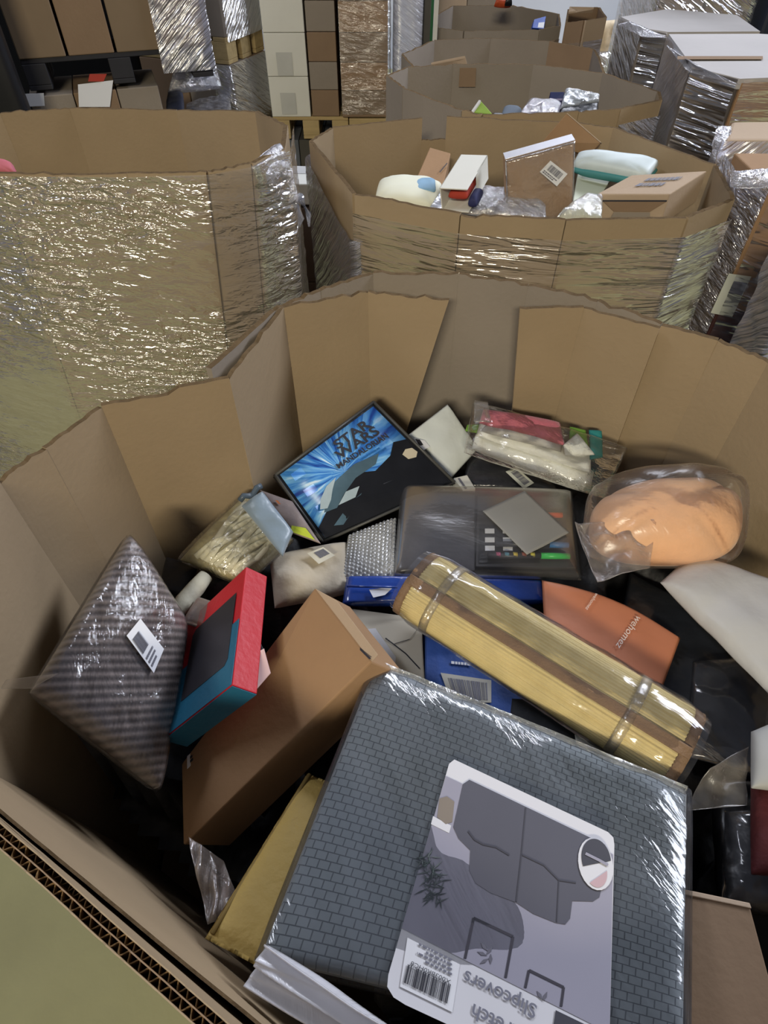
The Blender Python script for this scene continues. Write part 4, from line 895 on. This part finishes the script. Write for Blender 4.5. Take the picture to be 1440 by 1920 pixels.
slab('clear_sleeve', Wz, .022, .010, film('sleeve_plastic', .17, '#8d8884', .0, .45, .25, (4, 7, 1), .3, .12, hazevar=.5), ms_, p=6, amp=.0015, fs=7, seed=6, fin=.03)
def marker(label, p0, p1, pc0, body, capm, z=.866, r=.0062):
    a, b, c = P(*p0, z), P(*p1, z), P(*pc0, z); t = item('marker', label, 'marker', (a+b)/2-V((0, 0, .012)), 'markers in the clear sleeve')
    tube('barrel', [a, c], r*.92, body, t, 12); tube('cap', [c, lerp(c, b, .5), b], [r*1.08, r*1.08, r*.95], capm, t, 12); return t
def capm(h): return mat('cap_'+h[1:], h, .35)
mk_b = mat('marker_barrel', '#33343a', .4)
t = marker('green-capped marker at the front of the clear sleeve', (915, 1042), (1068, 1043), (1014, 1042), mk_b, capm('#3fc35a'))
for i, h in enumerate(('#a04a6a', '#4a7a8a', '#c9b24a', '#8a4a3a', '#d8d05a')): tube('colour_band', [P(930+i*16, 1041, .8662), P(938+i*16, 1041.2, .8662)], .0064, capm(h), t, 10)
marker('blue-capped marker behind the green one, under grey paper', (930, 1020), (1066, 1022), (1030, 1021), mk_b, capm('#3a78b5'))
marker('orange-capped marker at the back of the clear sleeve, under grey paper', (940, 968), (1054, 966), (1008, 967), mk_b, capm('#ee5a32'))
Wg = Q((905, 958, .886), (988, 1040, .886), (1068, 998, .886), (984, 920, .886))
gs = item('paper_square', 'grey paper square lying on top of the clear marker sleeve', 'paper', base(Wg, .005))
sheet('paper', Wg, film('thin_paper', .86, '#b4b2ac', 0, .3, .4, (5, 5, 1), 0, .1, hazevar=.05), gs, amp=.0015, seed=2)
# --- bubble wrap, blue packs
Wb2 = Q((640, 1088, .845), (740, 1090, .845), (744, 972, .845), (652, 1006, .845))
bw = item('bubble_wrap', 'sheet of shiny bubble wrap below the printed case', 'packaging', base(Wb2, .03))
def bub(q, u, v, side, n):
    a, b = (u*13) % 1-.5, (v*15+.5*(int(u*13) % 2)) % 1-.5; return q+n*(.0035*max(0, 1-(a*a+b*b)*5))*(1-side)
slab('bubble_sheet', Wb2, .016, .012, mat('bubble_film', '#8f8f8c', .14, .3, 40, .2, 90, .6, coat=1), bw, nu=78, nv=78, amp=.004, seed=3, fn=bub)
BLU = mat('blue_gloss', '#20408f', .22, .12, 14, .2, 30, .5, coat=.6)
Wbp = Q((642, 1132, .855), (1022, 1130, .845), (1018, 1090, .845), (650, 1082, .86))
bp_ = item('blue_pack', 'narrow glossy blue pack showing both sides of the straw mat', 'pack', base(Wbp, .03))
slab('pack', Wbp, .012, .02, BLU, bp_, p=5, amp=.003, seed=3); tube('fold_ridge', [P(650, 1099, .876), P(745, 1101, .876)], .0025, BLU, bp_, 6)
Wpl = [onpl(*q, Wbp, .0155) for q in ((700, 1121), (722, 1116), (738, 1101), (692, 1106))]
dquad('white_label', Wpl, 0, 1, 0, 1, PAPER, bp_)
Wbb = Q((797, 1318, .80), (1120, 1420, .80), (1040, 1190, .80), (797, 1160, .80))
bx_ = item('blue_box', 'dark blue box with a barcode label, under the straw mat', 'box', base(Wbb, .1))
hexa('body', Wbb, (0, 0, -.09), mat('navy_card', '#294a8c', .5, .05, 8, .1, 60), bx_, .003)
Wbl = [onpl(*q, Wbb, .001) for q in ((846, 1318), (921, 1318), (921, 1276), (826, 1262))]
dquad('barcode_label', Wbl, 0, 1, 0, 1, mat('label_grey', '#aaa79c', .6), bx_); barcode(Wbl, .12, .92, .1, .85, GREYINK, bx_, 14, 3)
rows([onpl(*q, Wbb, .001) for q in ((846, 1247), (895, 1252), (895, 1244), (846, 1239))], 0, 1, [.2], .6, PAPER, bx_)
# --- cream cartons
Wcc = Q((688, 1262, .84), (797, 1285, .84), (790, 1158, .84), (656, 1140, .84))
ccn = item('cream_carton', 'cream carton with crossed flaps between the kraft carton and blue box', 'carton', base(Wcc, .1))
hexa('body', Wcc, (0, 0, -.08), CREAM, ccn, .003)
dpix('white_flap', [(678, 1180), (704, 1178), (742, 1232), (740, 1262), (704, 1250)], Wcc, .0035, PAPER, ccn, th=.002)
for pts in ([(722, 1197), (738, 1209), (760, 1226), (786, 1254)], [(738, 1208), (768, 1199), (782, 1180)]):
    for i in range(len(pts)-1): a, b = pts[i], pts[i+1]; dpix('flap_line', [a, (a[0]+1.5, a[1]-1.5), (b[0]+1.5, b[1]-1.5), b], Wcc, .002, INK, ccn)
sg = item('grey_sack', 'dark grey cloth bag under the middle of the straw mat', 'bag', P(1050, 1390, .8))
slab('bag', Q((950, 1400, .835), (1150, 1440, .835), (1110, 1320, .835), (960, 1310, .835)), .012, .02, mat('slate_cloth', '#393b3f', .7, .2, 14, .3, 40), sg, amp=.006, seed=9)
wc = item('white_card', 'small white card corner showing between straw mat and slipcover pack', 'card', P(1115, 1395, .86))
hexa('card', Q((1082, 1402, .872), (1152, 1418, .872), (1132, 1380, .872), (1078, 1376, .872)), (0, 0, -.003), WHITE, wc, .0008)
# --- clothes, towels at the back
tw = item('bagged_towels', 'white folded towels with a pink one on top, in a clear bag', 'towels', P(1000, 860, 0.800))
TWH = mat('white_terry', '#dcdcd2', .9, .06, 20, .5, 60, .1, sheen=.3); TPK = mat('pink_terry', '#b8646f', .9, .08, 20, .5, 60, .1, sheen=.3)
def tws(nm, l, t, b, m, sd, **k): slab(nm, Q(*l), t, b, m, tw, amp=.005, fs=14, seed=sd, p=2.6, nu=24, nv=12, **k)
tws('folded_towel', [(884, 842, 0.870), (1106, 925, 0.870), (1114, 882, 0.890), (892, 812, 0.890)], .018, .03, TWH, 1)
tws('folded_towel', [(892, 818, 0.905), (1108, 888, 0.905), (1108, 852, 0.920), (900, 792, 0.920)], .016, .01, TWH, 2)
tws('folded_towel', [(900, 808, 0.935), (1052, 848, 0.935), (1058, 806, 0.940), (922, 786, 0.940)], .014, .008, mat('grey_terry', '#b3afa6', .9, .05, 20, .4, 60), 3)
tws('pink_towel', [(898, 794, 0.945), (1060, 836, 0.945), (1050, 792, 0.960), (906, 768, 0.960)], .018, .012, TPK, 4)
tws('towel_corner', [(1060, 856, 0.935), (1116, 853, 0.935), (1082, 812, 0.950), (1056, 834, 0.950)], .010, .006, TWH, 5)
tws('green_towel', [(1066, 838, 0.925), (1106, 850, 0.925), (1098, 806, 0.940), (1068, 800, 0.940)], .008, .006, mat('green_terry', '#6f9a3c', .9, .08, 20), 6)
tws('teal_towel', [(1106, 862, 0.920), (1130, 858, 0.920), (1128, 808, 0.930), (1104, 806, 0.930)], .008, .006, mat('teal_terry', '#2f8a86', .9, .08, 20), 7)
tws('green_towel', [(872, 808, 0.900), (900, 812, 0.900), (898, 796, 0.905), (876, 796, 0.905)], .006, .004, mat('green_terry', '#6f9a3c'), 8)
slab('clear_bag', Q((870, 850, 0.900), (1135, 935, 0.900), (1176, 842, 0.920), (886, 756, 0.960)), .045, .02, film('towel_bag', .035, '#efe9df', .0, 1.3, .12, (10, 18, 1), .4, .5, dist=.02), tw, p=3.5, nu=50, nv=40, amp=.012, fs=18, seed=14)
sheet('bag_top', Q((888, 790, 0.970), (920, 792, 0.970), (915, 752, 0.985), (890, 748, 0.985)), BAGM, tw, nu=12, nv=12, amp=.008, fs=30, seed=5)
bk = item('black_garment_bag', 'black garment in a bag with a white barcode label, in front of towels', 'bag', P(940, 890, .78))
Wbk = Q((866, 916, .815), (1050, 928, .815), (1020, 862, .825), (878, 842, .825))
slab('garment', Wbk, .014, .02, mat('black_cloth', '#17181d', .5, .2, 14, .4, 30), bk, amp=.006, seed=7)
slab('clear_bag', Wbk, .02, .022, BAGF, bk, amp=.007, fs=15, seed=17)
Wlb = [onpl(*q, Wbk, .021) for q in ((982, 917), (1001, 906), (967, 876), (948, 885))]
dquad('barcode_label', Wlb, 0, 1, 0, 1, mat('label_white2', '#c4c5b6', .6), bk); barcode(Wlb, .25, .8, .12, .88, GREYINK, bk, 14, 5, horiz=True)
Wwm = Q((846, 897, .83), (896, 842, .845), (839, 758, .93), (766, 815, .90))
w2 = item('small_white_mailer', 'pale white plastic mailer standing right of the printed case', 'mailer', base(Wwm))
slab('mailer', Wwm, .014, .012, mat('pale_poly', '#cfd4d0', .4, .03, 9, .3, 20, .4), w2, amp=.006, fs=11, seed=8)
Wll = [onpl(*q, Wwm, .015) for q in ((790, 846), (806, 838), (796, 826), (776, 822))]
dquad('shipping_label', Wll, 0, 1, 0, 1, PAPER, w2); barcode(Wll, .05, .5, .4, .95, INK, w2, 8, 3)
wb_ = item('small_white_box', 'tiny white box just below the pale white mailer', 'box', P(872, 912, .8))
hexa('body', Q((868, 918, .845), (892, 916, .845), (876, 890, .845), (850, 896, .845)), (0, 0, -.03), WHITE, wb_, .002)
dpix('print_stripe', [(858, 897), (862, 896), (876, 916), (872, 917)], Q((868, 918, .845), (892, 916, .845), (876, 890, .845), (850, 896, .845)), .001, GREYINK, wb_)
# --- left back goods
Wsl = Q((338, 1050, .88), (455, 1098, .87), (548, 1012, .88), (460, 928, .925))
sl_ = item('string_light_bag', 'clear bag of cream cord bundles left of the printed case', 'bag', base(Wsl))
CRM = mat('cream_cord', '#cdc8ae', .6, .08, 20)
slab('cord_base', Wsl, .018, .03, mat('straw_fill', '#9c9268', .7, .25, 20, .4, 40), sl_, amp=.008, seed=3)
for i in range(13):
    u = .22+.055*i; pts = []
    for k_ in range(6):
        v = .08+.84*k_/5; q = bil(Wsl, u+.05*sin(k_+i), v); pts.append(q+nrm(Wsl)*(.016+.012*sin(pi*v)+.004*sin(i*2.1)))
    tube('cord', pts, .0065, CRM, sl_, 8)
slab('yellow_tag', [bil(Wsl, *q) + nrm(Wsl)*.02 for q in ((.2, .12), (.38, .14), (.36, .36), (.2, .34))], .006, .004, mat('yellow_tag', '#b8a83a', .5), sl_)
slab('clear_bag', [lerp(sum(Wsl, V((0, 0, 0)))/4, q, 1.04) for q in Wsl], .042, .032, film('cord_bag', .08, '#f2ecd8', .015, 1.8, .12, (12, 18, 1), .4, .9, dist=.02), sl_, nu=44, nv=44, amp=.009, fs=17, seed=4)
Wsa = Q((452, 948, .965), (530, 1044, .925), (550, 998, .93), (492, 922, .97))
sa = item('satin_pouch', 'blue-grey satin pouch lying on the clear bag of cords', 'pouch', base(Wsa, .02))
slab('pouch', Wsa, .014, .006, mat('satin_blue_grey', '#75848f', .35, .1, 14, .4, 22, .5, sheen=.3), sa, amp=.008, fs=16, seed=5)
tube('drawstring', [lerp(Wsa[0], Wsa[3], t)+V((0, 0, .014+.006*sin(t*9))) for t in (0, .2, .4, .6, .8, 1)], .006, mat('satin_dark', '#46525c', .4), sa, 8)
Wpp = Q((548, 1000, .885), (602, 1020, .875), (548, 940, .905), (486, 918, .93))
pp = item('printed_pouch', 'dull mauve printed pouch wedged between satin pouch and printed case', 'pouch', base(Wpp, .03))
slab('pouch', Wpp, .008, .010, mat('mauve_print', '#8b7d77', .5, .25, 26, .2, 40), pp, amp=.004, seed=6)
decal('lime_flash', Wpp, [(.0, .02), (.85, .04), (.8, .30), (.25, .22)], mat('lime_print', '#b4c23a', .5), pp, off=.008)
decal('orange_dot', Wpp, [(.36, .74), (.46, .76), (.44, .84), (.34, .82)], mat('orange_print', '#c0703a', .5), pp, off=.010)
Wcl = Q((515, 1140, .83), (655, 1112, .83), (650, 1018, .84), (505, 1045, .85))
cl = item('cream_cloth', 'crumpled cream cloth in front of the printed case, left of bubble wrap', 'cloth', base(Wcl))
slab('cloth', Wcl, .03, .02, mat('cream_cloth', '#b8ad98', .85, .08, 12, .4, 30, .1, sheen=.3), cl, amp=.014, fs=11, seed=7, nu=36, nv=36)
Wcb = [onpl(*q, Wcl, .034) for q in ((598, 1058), (628, 1042), (606, 1026), (576, 1038))]
dquad('barcode_label', Wcb, 0, 1, 0, 1, mat('label_cream', '#c3bfae', .6), cl); barcode(Wcb, .3, .9, .3, .85, GREYINK, cl, 12, 6)
wr = item('white_roll', 'small off-white roll between ribbed cushion and bag of cords', 'roll', P(360, 1115, .84))
tube('roll', [P(330, 1150, .885), P(345, 1128, .885), P(368, 1102, .885), P(386, 1080, .885)], [.015, .017, .017, .014], mat('offwhite_roll', '#b5b19c', .7, .06, 20, .3, 40), wr, 14)
cb_ = item('clear_blister', 'small translucent blister pack beside the red and teal carton top', 'pack', P(385, 1145, .85))
slab('blister', Q((345, 1165, .90), (388, 1178, .90), (412, 1135, .90), (372, 1122, .90)), .012, .008, film('blister', .5, '#a89b92', .06, 1.5, .2, (20, 20, 1), 0, .5), cb_, p=4, amp=.002)
hexa('backing', Q((343, 1168, .893), (390, 1181, .893), (413, 1133, .893), (371, 1120, .893)), (0, 0, -.003), mat('blister_card', '#7d7068', .6), cb_, .001)
bkc = item('black_cloth', 'black cloth scrap in the left back corner behind the cord bag', 'cloth', P(325, 1065, .78))
slab('cloth', Q((300, 1110, .835), (345, 1120, .835), (372, 1062, .84), (312, 1045, .845)), .014, .01, mat('black_cloth', '#17181d'), bkc, amp=.008, seed=4)

# ------------------------------------------------------------------ goods in the second bin
IN2 = []
def it2(*a): return item(*a, bag=IN2)
W = Q((700, 388, 1.08), (818, 396, 1.08), (832, 350, 1.09), (712, 342, 1.09))
t = it2('bed_pillow', 'white pillow with a blue print at the left of the second bin', 'pillow', base(W))
slab('pillow', W, .045, .04, mat('pillow_white', '#d8d8c4', .8, .05, 10), t, rnd=.4, amp=.006, seed=3)
slab('blue_print', [bil(W, *q)+V((0, 0, .032)) for q in ((.55, .25), (.95, .3), (.88, .8), (.6, .75))], .014, .004, mat('pillow_blue', '#7fa3bd', .7, .2, 14), t, rnd=.5, amp=.003)
W = Q((776, 345, 1.07), (830, 352, 1.07), (845, 287, 1.11), (806, 276, 1.12))
t = it2('kraft_box', 'small kraft box tilted behind the white pillow', 'box', base(W, .08)); hexa('body', W, (0, .02, -.07), CARDK, t, .003)
dpix('flap_line', [(824, 322), (838, 305), (839, 306), (825, 323)], W, .002, INK, t)
f2 = Rbox((0.243, 1.978, 1.151), (.085, .188, .071), [[0.9042, 0.3903, -0.1733], [-0.4143, 0.9001, -0.1348], [0.1033, 0.1937, 0.9756]])
t = it2('white_box', 'open-ended white box with red and navy goods inside, second bin', 'box', f2(.5, .5, 0)-V((0, 0, .02)))
for nm, W, d in (('top', [f2(0, 0, 1), f2(1, 0, 1), f2(1, 1, 1), f2(0, 1, 1)], f2(0, 0, .95)-f2(0, 0, 1)), ('bottom', [f2(0, 0, .05), f2(1, 0, .05), f2(1, 1, .05), f2(0, 1, .05)], f2(0, 0, .95)-f2(0, 0, 1)),
                 ('side', [f2(0, 0, 1), f2(.04, 0, 1), f2(.04, 1, 1), f2(0, 1, 1)], f2(0, 0, 0)-f2(0, 0, 1)), ('side', [f2(.96, .45, 1), f2(1, .5, 1), f2(1, 1, 1), f2(.96, 1, 1)], f2(0, 0, 0)-f2(0, 0, 1))):
    hexa(nm, W, d, WHITE, t, .001)
t = it2('red_cloth', 'red and navy fabric showing inside the open white box', 'cloth', f2(.6, .4, .1))
slab('red_fabric', [f2(.2, .1, .5), f2(.9, .1, .5), f2(.9, .8, .5), f2(.2, .8, .5)], .02, .015, mat('red_fabric', '#a63a2c', .8), t); slab('navy_fabric', [f2(.95, .05, .3), f2(1.25, .05, .3), f2(1.25, .4, .3), f2(.95, .4, .3)], .02, .015, mat('navy_fabric', '#2b2f5a', .7), t)
W = [PY(950, 402, 1.95), PY(1074, 412, 1.95), PY(1078, 264, 1.95), PY(947, 300, 1.95)]
t = it2('bagged_parcel', 'upright brown parcel in a clear bag with a tilted barcode label', 'parcel', base(W, .01))
hexa('parcel', W, (0, .05, 0), CARDK, t, .005); Wb = [q+V((0, -.004, 0)) for q in W]
hexa('top_strip', [W[3]+V((0, -.001, .003)), W[2]+V((0, -.001, .003)), W[2]+V((0, .048, .004)), W[3]+V((0, .048, .004))], (0, 0, -.002), film('bag_white', .8, '#e2e2e8', .1, 2, .2, (20, 20, 1), 0, .7), t, .0005)
slab('clear_bag', Wb, .012, .002, film('parcel_bag', .10, '#f0ece4', .02, 1.8, .14, (9, 12, 1), .5, .8, dist=.02), t, p=6, amp=.004, fs=14, seed=4)
Wl = [onpl(*q, W, .016) for q in ((1012, 322), (1044, 349), (1064, 326), (1032, 301))]
dquad('barcode_label', Wl, 0, 1, 0, 1, PAPER, t, off=.0005); barcode(Wl, .15, .85, .4, .85, GREYINK, t, 16, 3); rows(Wl, .08, .9, [.1, .22], .07, GREYINK, t)
W = Q((1014, 268, 1.15), (1104, 292, 1.12), (1126, 268, 1.165), (1062, 213, 1.24))
t = it2('kraft_box', 'flat kraft box tilted on its corner behind the bagged parcel', 'box', base(W, .03)); hexa('body', W, (.012, .028, -.012), CARDK, t, .003)
hexa('pale_edge', [W[3], W[2], W[2]+V((.012, .028, -.012)), W[3]+V((.012, .028, -.012))], V((.002, .0, .002)), CARDP, t, .0005)
W = Q((1072, 312, 1.13), (1212, 336, 1.13), (1240, 304, 1.15), (1084, 288, 1.15))
t = it2('pillow_bag', 'pale teal pillow pack lying above the cream-green board, second bin', 'pillow', base(W))
slab('pillow', W, .03, .03, mat('pale_teal_print', '#c3cfd0', .5, .1, 12), t, rnd=.45, amp=.005, seed=6); slab('teal_side', [q+V((0, -.006, -.014)) for q in W], .014, .02, mat('teal_edge', '#3f7f80', .6), t, rnd=.45)
rows([bil(W, *q)+V((0, 0, .024)) for q in ((.4, .3), (.8, .35), (.8, .7), (.4, .65))], .1, .9, [.2, .5], .12, INK, t)
W = Q((1072, 392, 1.07), (1112, 390, 1.07), (1150, 328, 1.09), (1086, 312, 1.10))
t = it2('cream_board', 'flat cream-green board between bagged parcel and brown carton', 'board', base(W, .02)); hexa('sheet', W, (0, .004, -.014), mat('cream_green', '#bdc4b2', .6, .04), t, .002)
f3 = Rbox((0.74, 1.805, 1.165), (.225, .158, .085), [[0.5622, 0.778, -0.2806], [-0.7741, 0.6144, 0.1525], [0.2911, 0.1315, 0.9476]])
# corners straight from the photograph's box, kept square by its own axes
W = Q((1118, 364, 1.145), (1256, 364, 1.16), (1326, 320, 1.185), (1184, 328, 1.17))
t = it2('brown_carton', 'brown carton with tucked front flap, right side of the second bin', 'carton', base(W, .1))
hexa('body', W, (0, 0, -.09), CARDP, t, .003)
nF = V((0, -1, 0)); Wf = [W[0]+V((0, -.002, -.088)), W[1]+V((0, -.002, -.088)), W[1]+V((0, -.002, 0)), W[0]+V((0, -.002, 0))]
decal('front_flap', Wf, [(.12, .78), (.30, .46), (.80, .46), (.98, .78)], CARDB, t, n=nF, off=.002); decal('flap_slot', Wf, [(.02, .78), (.98, .78), (.98, .83), (.02, .83)], INK, t, n=nF, off=.002)
decal('lower_flap', Wf, [(.30, .44), (.80, .44), (.86, .02), (.24, .02)], CARD2, t, n=nF, off=.003)
rows(W, .35, .85, [.35, .6], .14, GREYINK, t, 2)
W = Q((846, 400, 1.085), (1024, 415, 1.085), (1022, 374, 1.085), (900, 352, 1.085))
t = it2('silver_bag', 'crumpled silver film bag at the front of the second bin', 'bag', base(W)); slab('bag', W, .03, .03, BAGS, t, amp=.016, fs=16, seed=5, nu=44, nv=30); slab('grey_fill', W, .018, .03, mat('silver_fill', '#85858c', .5), t, amp=.01, fs=14, seed=5)
W = Q((800, 392, 1.10), (838, 398, 1.10), (868, 345, 1.12), (838, 342, 1.12))
t = it2('clear_film', 'white translucent film flap between pillow and white box', 'film', base(W)); sheet('film', W, WRAP3, t, amp=.01, seed=3)
W = Q((1040, 416, 1.12), (1128, 412, 1.12), (1130, 370, 1.13), (1082, 378, 1.13))
t = it2('clear_bag', 'clear bag with a cream item at the front rim below the cream-green board', 'bag', base(W)); slab('cream_item', W, .012, .02, mat('cream_item', '#cfcba8', .6), t, amp=.004); slab('bag_film', W, .03, .022, film('white_film2', .4, '#e6eaf0', .1, 2, .15, (20, 30, 1), .5, .9), t, amp=.014, fs=20, seed=6)
# ------------------------------------------------------------------ goods in the far bins
IN3 = []
def it3(*a): return item(*a, bag=IN3)
t = it3('green_box', 'bright green box corner poking up in the third bin', 'box', P(903, 205, 1.02))
W = Q((884, 210, 1.09), (924, 214, 1.09), (912, 200, 1.11), (900, 187, 1.13)); hexa('body', W, (0, .03, -.05), mat('lime_box', '#93b552', .6), t, .003); hexa('pale_side', Q((882, 210, 1.09), (886, 211, 1.09), (902, 188, 1.131), (898, 187, 1.131)), (0, 0, -.01), PAPER, t, .001)
W = Q((936, 226, 1.08), (984, 228, 1.08), (976, 204, 1.10), (946, 200, 1.10))
t = it3('slate_cushion', 'slate blue cushion in the third bin beside silver bag', 'cushion', base(W)); slab('cushion', W, .02, .03, mat('slate_fabric', '#56606c', .8), t, rnd=.4, amp=.004); slab('black_trim', Q((922, 222, 1.09), (944, 224, 1.09), (944, 214, 1.095), (924, 213, 1.095)), .008, .008, BLACK, t)
W = Q((968, 228, 1.09), (1044, 232, 1.09), (1052, 194, 1.13), (992, 190, 1.13))
t = it3('silver_bag', 'glittering silver bag in the middle of the third bin', 'bag', base(W)); slab('bag', W, .03, .03, BAGS, t, amp=.018, fs=16, seed=6, nu=36, nv=30); slab('fill', W, .02, .03, mat('violet_fill', '#7d7488', .6, .3, 30), t, amp=.008)
W = Q((1030, 192, 1.11), (1064, 190, 1.11), (1058, 172, 1.14), (1032, 172, 1.14))
t = it3('navy_box', 'small navy box behind the silver bag, third bin', 'box', base(W)); hexa('body', W, (0, .02, -.05), mat('navy_box', '#23284f', .5), t, .002); dquad('print_band', W, .1, .9, .1, .3, mat('violet_fill', '#7d7488'), t)
W = Q((1044, 226, 1.09), (1122, 214, 1.09), (1122, 184, 1.13), (1058, 176, 1.14))
t = it3('black_bag', 'black bag with shiny pale film draped over it, third bin', 'bag', base(W)); slab('bag', W, .018, .03, BLACK, t, amp=.008); slab('film_drape', [lerp(W[0], W[3], .3)+V((0, 0, .012)), lerp(W[1], W[2], .55)+V((0, 0, .012)), W[2]+V((0, 0, .014)), W[3]+V((0, 0, .014))], .018, .004, film('pale_drape', .75, '#d5dde4', .1, 2, .15, (12, 25, 1), .6, .9), t, amp=.014, fs=18, seed=7)
t = thing('blue_pack', 'blue printed pack leaning inside the fifth bin', 'pack', P(1014, 50, 1.1)); hexa('pack', Q((998, 52, 1.085), (1020, 54, 1.085), (1024, 30, 1.11), (1002, 36, 1.11)), (0, .05, -.03), mat('bright_blue', '#3156b0', .5), t, .003)
dquad('white_panel', Q((998, 52, 1.085), (1020, 54, 1.085), (1024, 30, 1.11), (1002, 36, 1.11)), .45, .95, .05, .5, PAPER, t)
IN5 = [t]
t = thing('orange_bag', 'orange-red bag on top of the fifth bin, at the top edge', 'bag', P(945, 8, 1.13)); slab('bag', Q((926, 12, 1.17), (958, 12, 1.17), (956, -4, 1.2), (932, -2, 1.2)), .03, .02, mat('orange_red', '#c4532e', .5, .2, 30), t, amp=.01, seed=3); slab('dark_end', Q((946, 10, 1.18), (960, 10, 1.18), (958, 0, 1.2), (948, 0, 1.2)), .03, .01, BLACK, t)
IN5.append(t)
IN1 = []
t = item('pink_cloth', 'bit of pink cloth just above the left bin rim at the left edge', 'cloth', P(5, 315, 1.24), None, IN1); slab('cloth', Q((-40, 330, 1.28), (32, 330, 1.28), (24, 306, 1.30), (-30, 302, 1.30)), .02, .03, mat('pink_cloth', '#b0606a', .8), t, rnd=.5)

# ------------------------------------------------------------------ near-black filler layer per bin, shade between the goods put into its colour
def inside(p, poly):
    c = False; n = len(poly)
    for i in range(n):
        a, b = poly[i], poly[(i+1) % n]
        if (a[1] > p[1]) != (b[1] > p[1]) and p[0] < (b[0]-a[0])*(p[1]-a[1])/(b[1]-a[1])+a[0]: c = not c
    return c
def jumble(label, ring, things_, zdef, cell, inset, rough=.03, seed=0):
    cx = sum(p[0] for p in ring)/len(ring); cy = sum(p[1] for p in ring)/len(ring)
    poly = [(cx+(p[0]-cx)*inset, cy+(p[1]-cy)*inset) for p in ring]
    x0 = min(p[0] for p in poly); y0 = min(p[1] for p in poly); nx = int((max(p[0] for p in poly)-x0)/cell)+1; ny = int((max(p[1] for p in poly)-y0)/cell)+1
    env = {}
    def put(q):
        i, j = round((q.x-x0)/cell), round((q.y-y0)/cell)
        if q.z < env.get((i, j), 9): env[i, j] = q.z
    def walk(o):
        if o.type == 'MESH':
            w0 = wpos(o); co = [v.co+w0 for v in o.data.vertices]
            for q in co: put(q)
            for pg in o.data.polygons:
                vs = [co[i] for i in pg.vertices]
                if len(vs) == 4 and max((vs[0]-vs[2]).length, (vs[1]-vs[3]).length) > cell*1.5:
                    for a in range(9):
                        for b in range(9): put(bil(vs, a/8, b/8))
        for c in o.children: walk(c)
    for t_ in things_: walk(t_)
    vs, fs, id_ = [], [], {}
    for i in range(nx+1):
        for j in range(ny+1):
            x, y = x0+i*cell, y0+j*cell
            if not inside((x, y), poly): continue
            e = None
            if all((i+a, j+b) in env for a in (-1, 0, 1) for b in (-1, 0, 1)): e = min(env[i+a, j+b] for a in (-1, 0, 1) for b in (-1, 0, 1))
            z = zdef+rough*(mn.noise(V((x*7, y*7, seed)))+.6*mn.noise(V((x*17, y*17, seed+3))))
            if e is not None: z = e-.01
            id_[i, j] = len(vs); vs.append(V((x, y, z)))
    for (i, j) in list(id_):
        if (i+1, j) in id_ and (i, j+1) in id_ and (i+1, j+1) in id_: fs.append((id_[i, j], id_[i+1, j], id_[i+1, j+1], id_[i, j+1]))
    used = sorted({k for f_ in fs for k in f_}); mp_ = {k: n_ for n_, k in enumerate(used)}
    o = mk('jumble_filler', [vs[k] for k in used], [tuple(mp_[k] for k in f_) for f_ in fs], DARK, None, True)
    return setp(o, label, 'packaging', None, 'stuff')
bpy.context.view_layer.update()
jumble('near-black filler layer under the foreground bin goods, shade in its colour', [near_a+lean*.75, (.10, -.11), (.56, -.11), (.80, .2), (.79, .73), r1, r2, r3, (r3.x, r3.y+.06), (l0.x, l0.y+.06), l0, l1, l2, l3, l4, l5, near_b+lean*.75], INB, .60, .02, .962)
jumble('near-black filler layer under the second bin goods, shade in its colour', b2, IN2, .96, .03, .95, .02, 4)
jumble('near-black filler layer under the third bin goods, shade in its colour', b3, IN3, 1.02, .04, .94, .02, 7)
jumble('near-black filler layer deep inside the fifth bin, shade in its colour', b5, IN5, .98, .05, .92, .02, 9)
jumble('near-black filler layer deep inside the left bin, shade in its colour', g, IN1, .85, .06, .92, .03, 12)
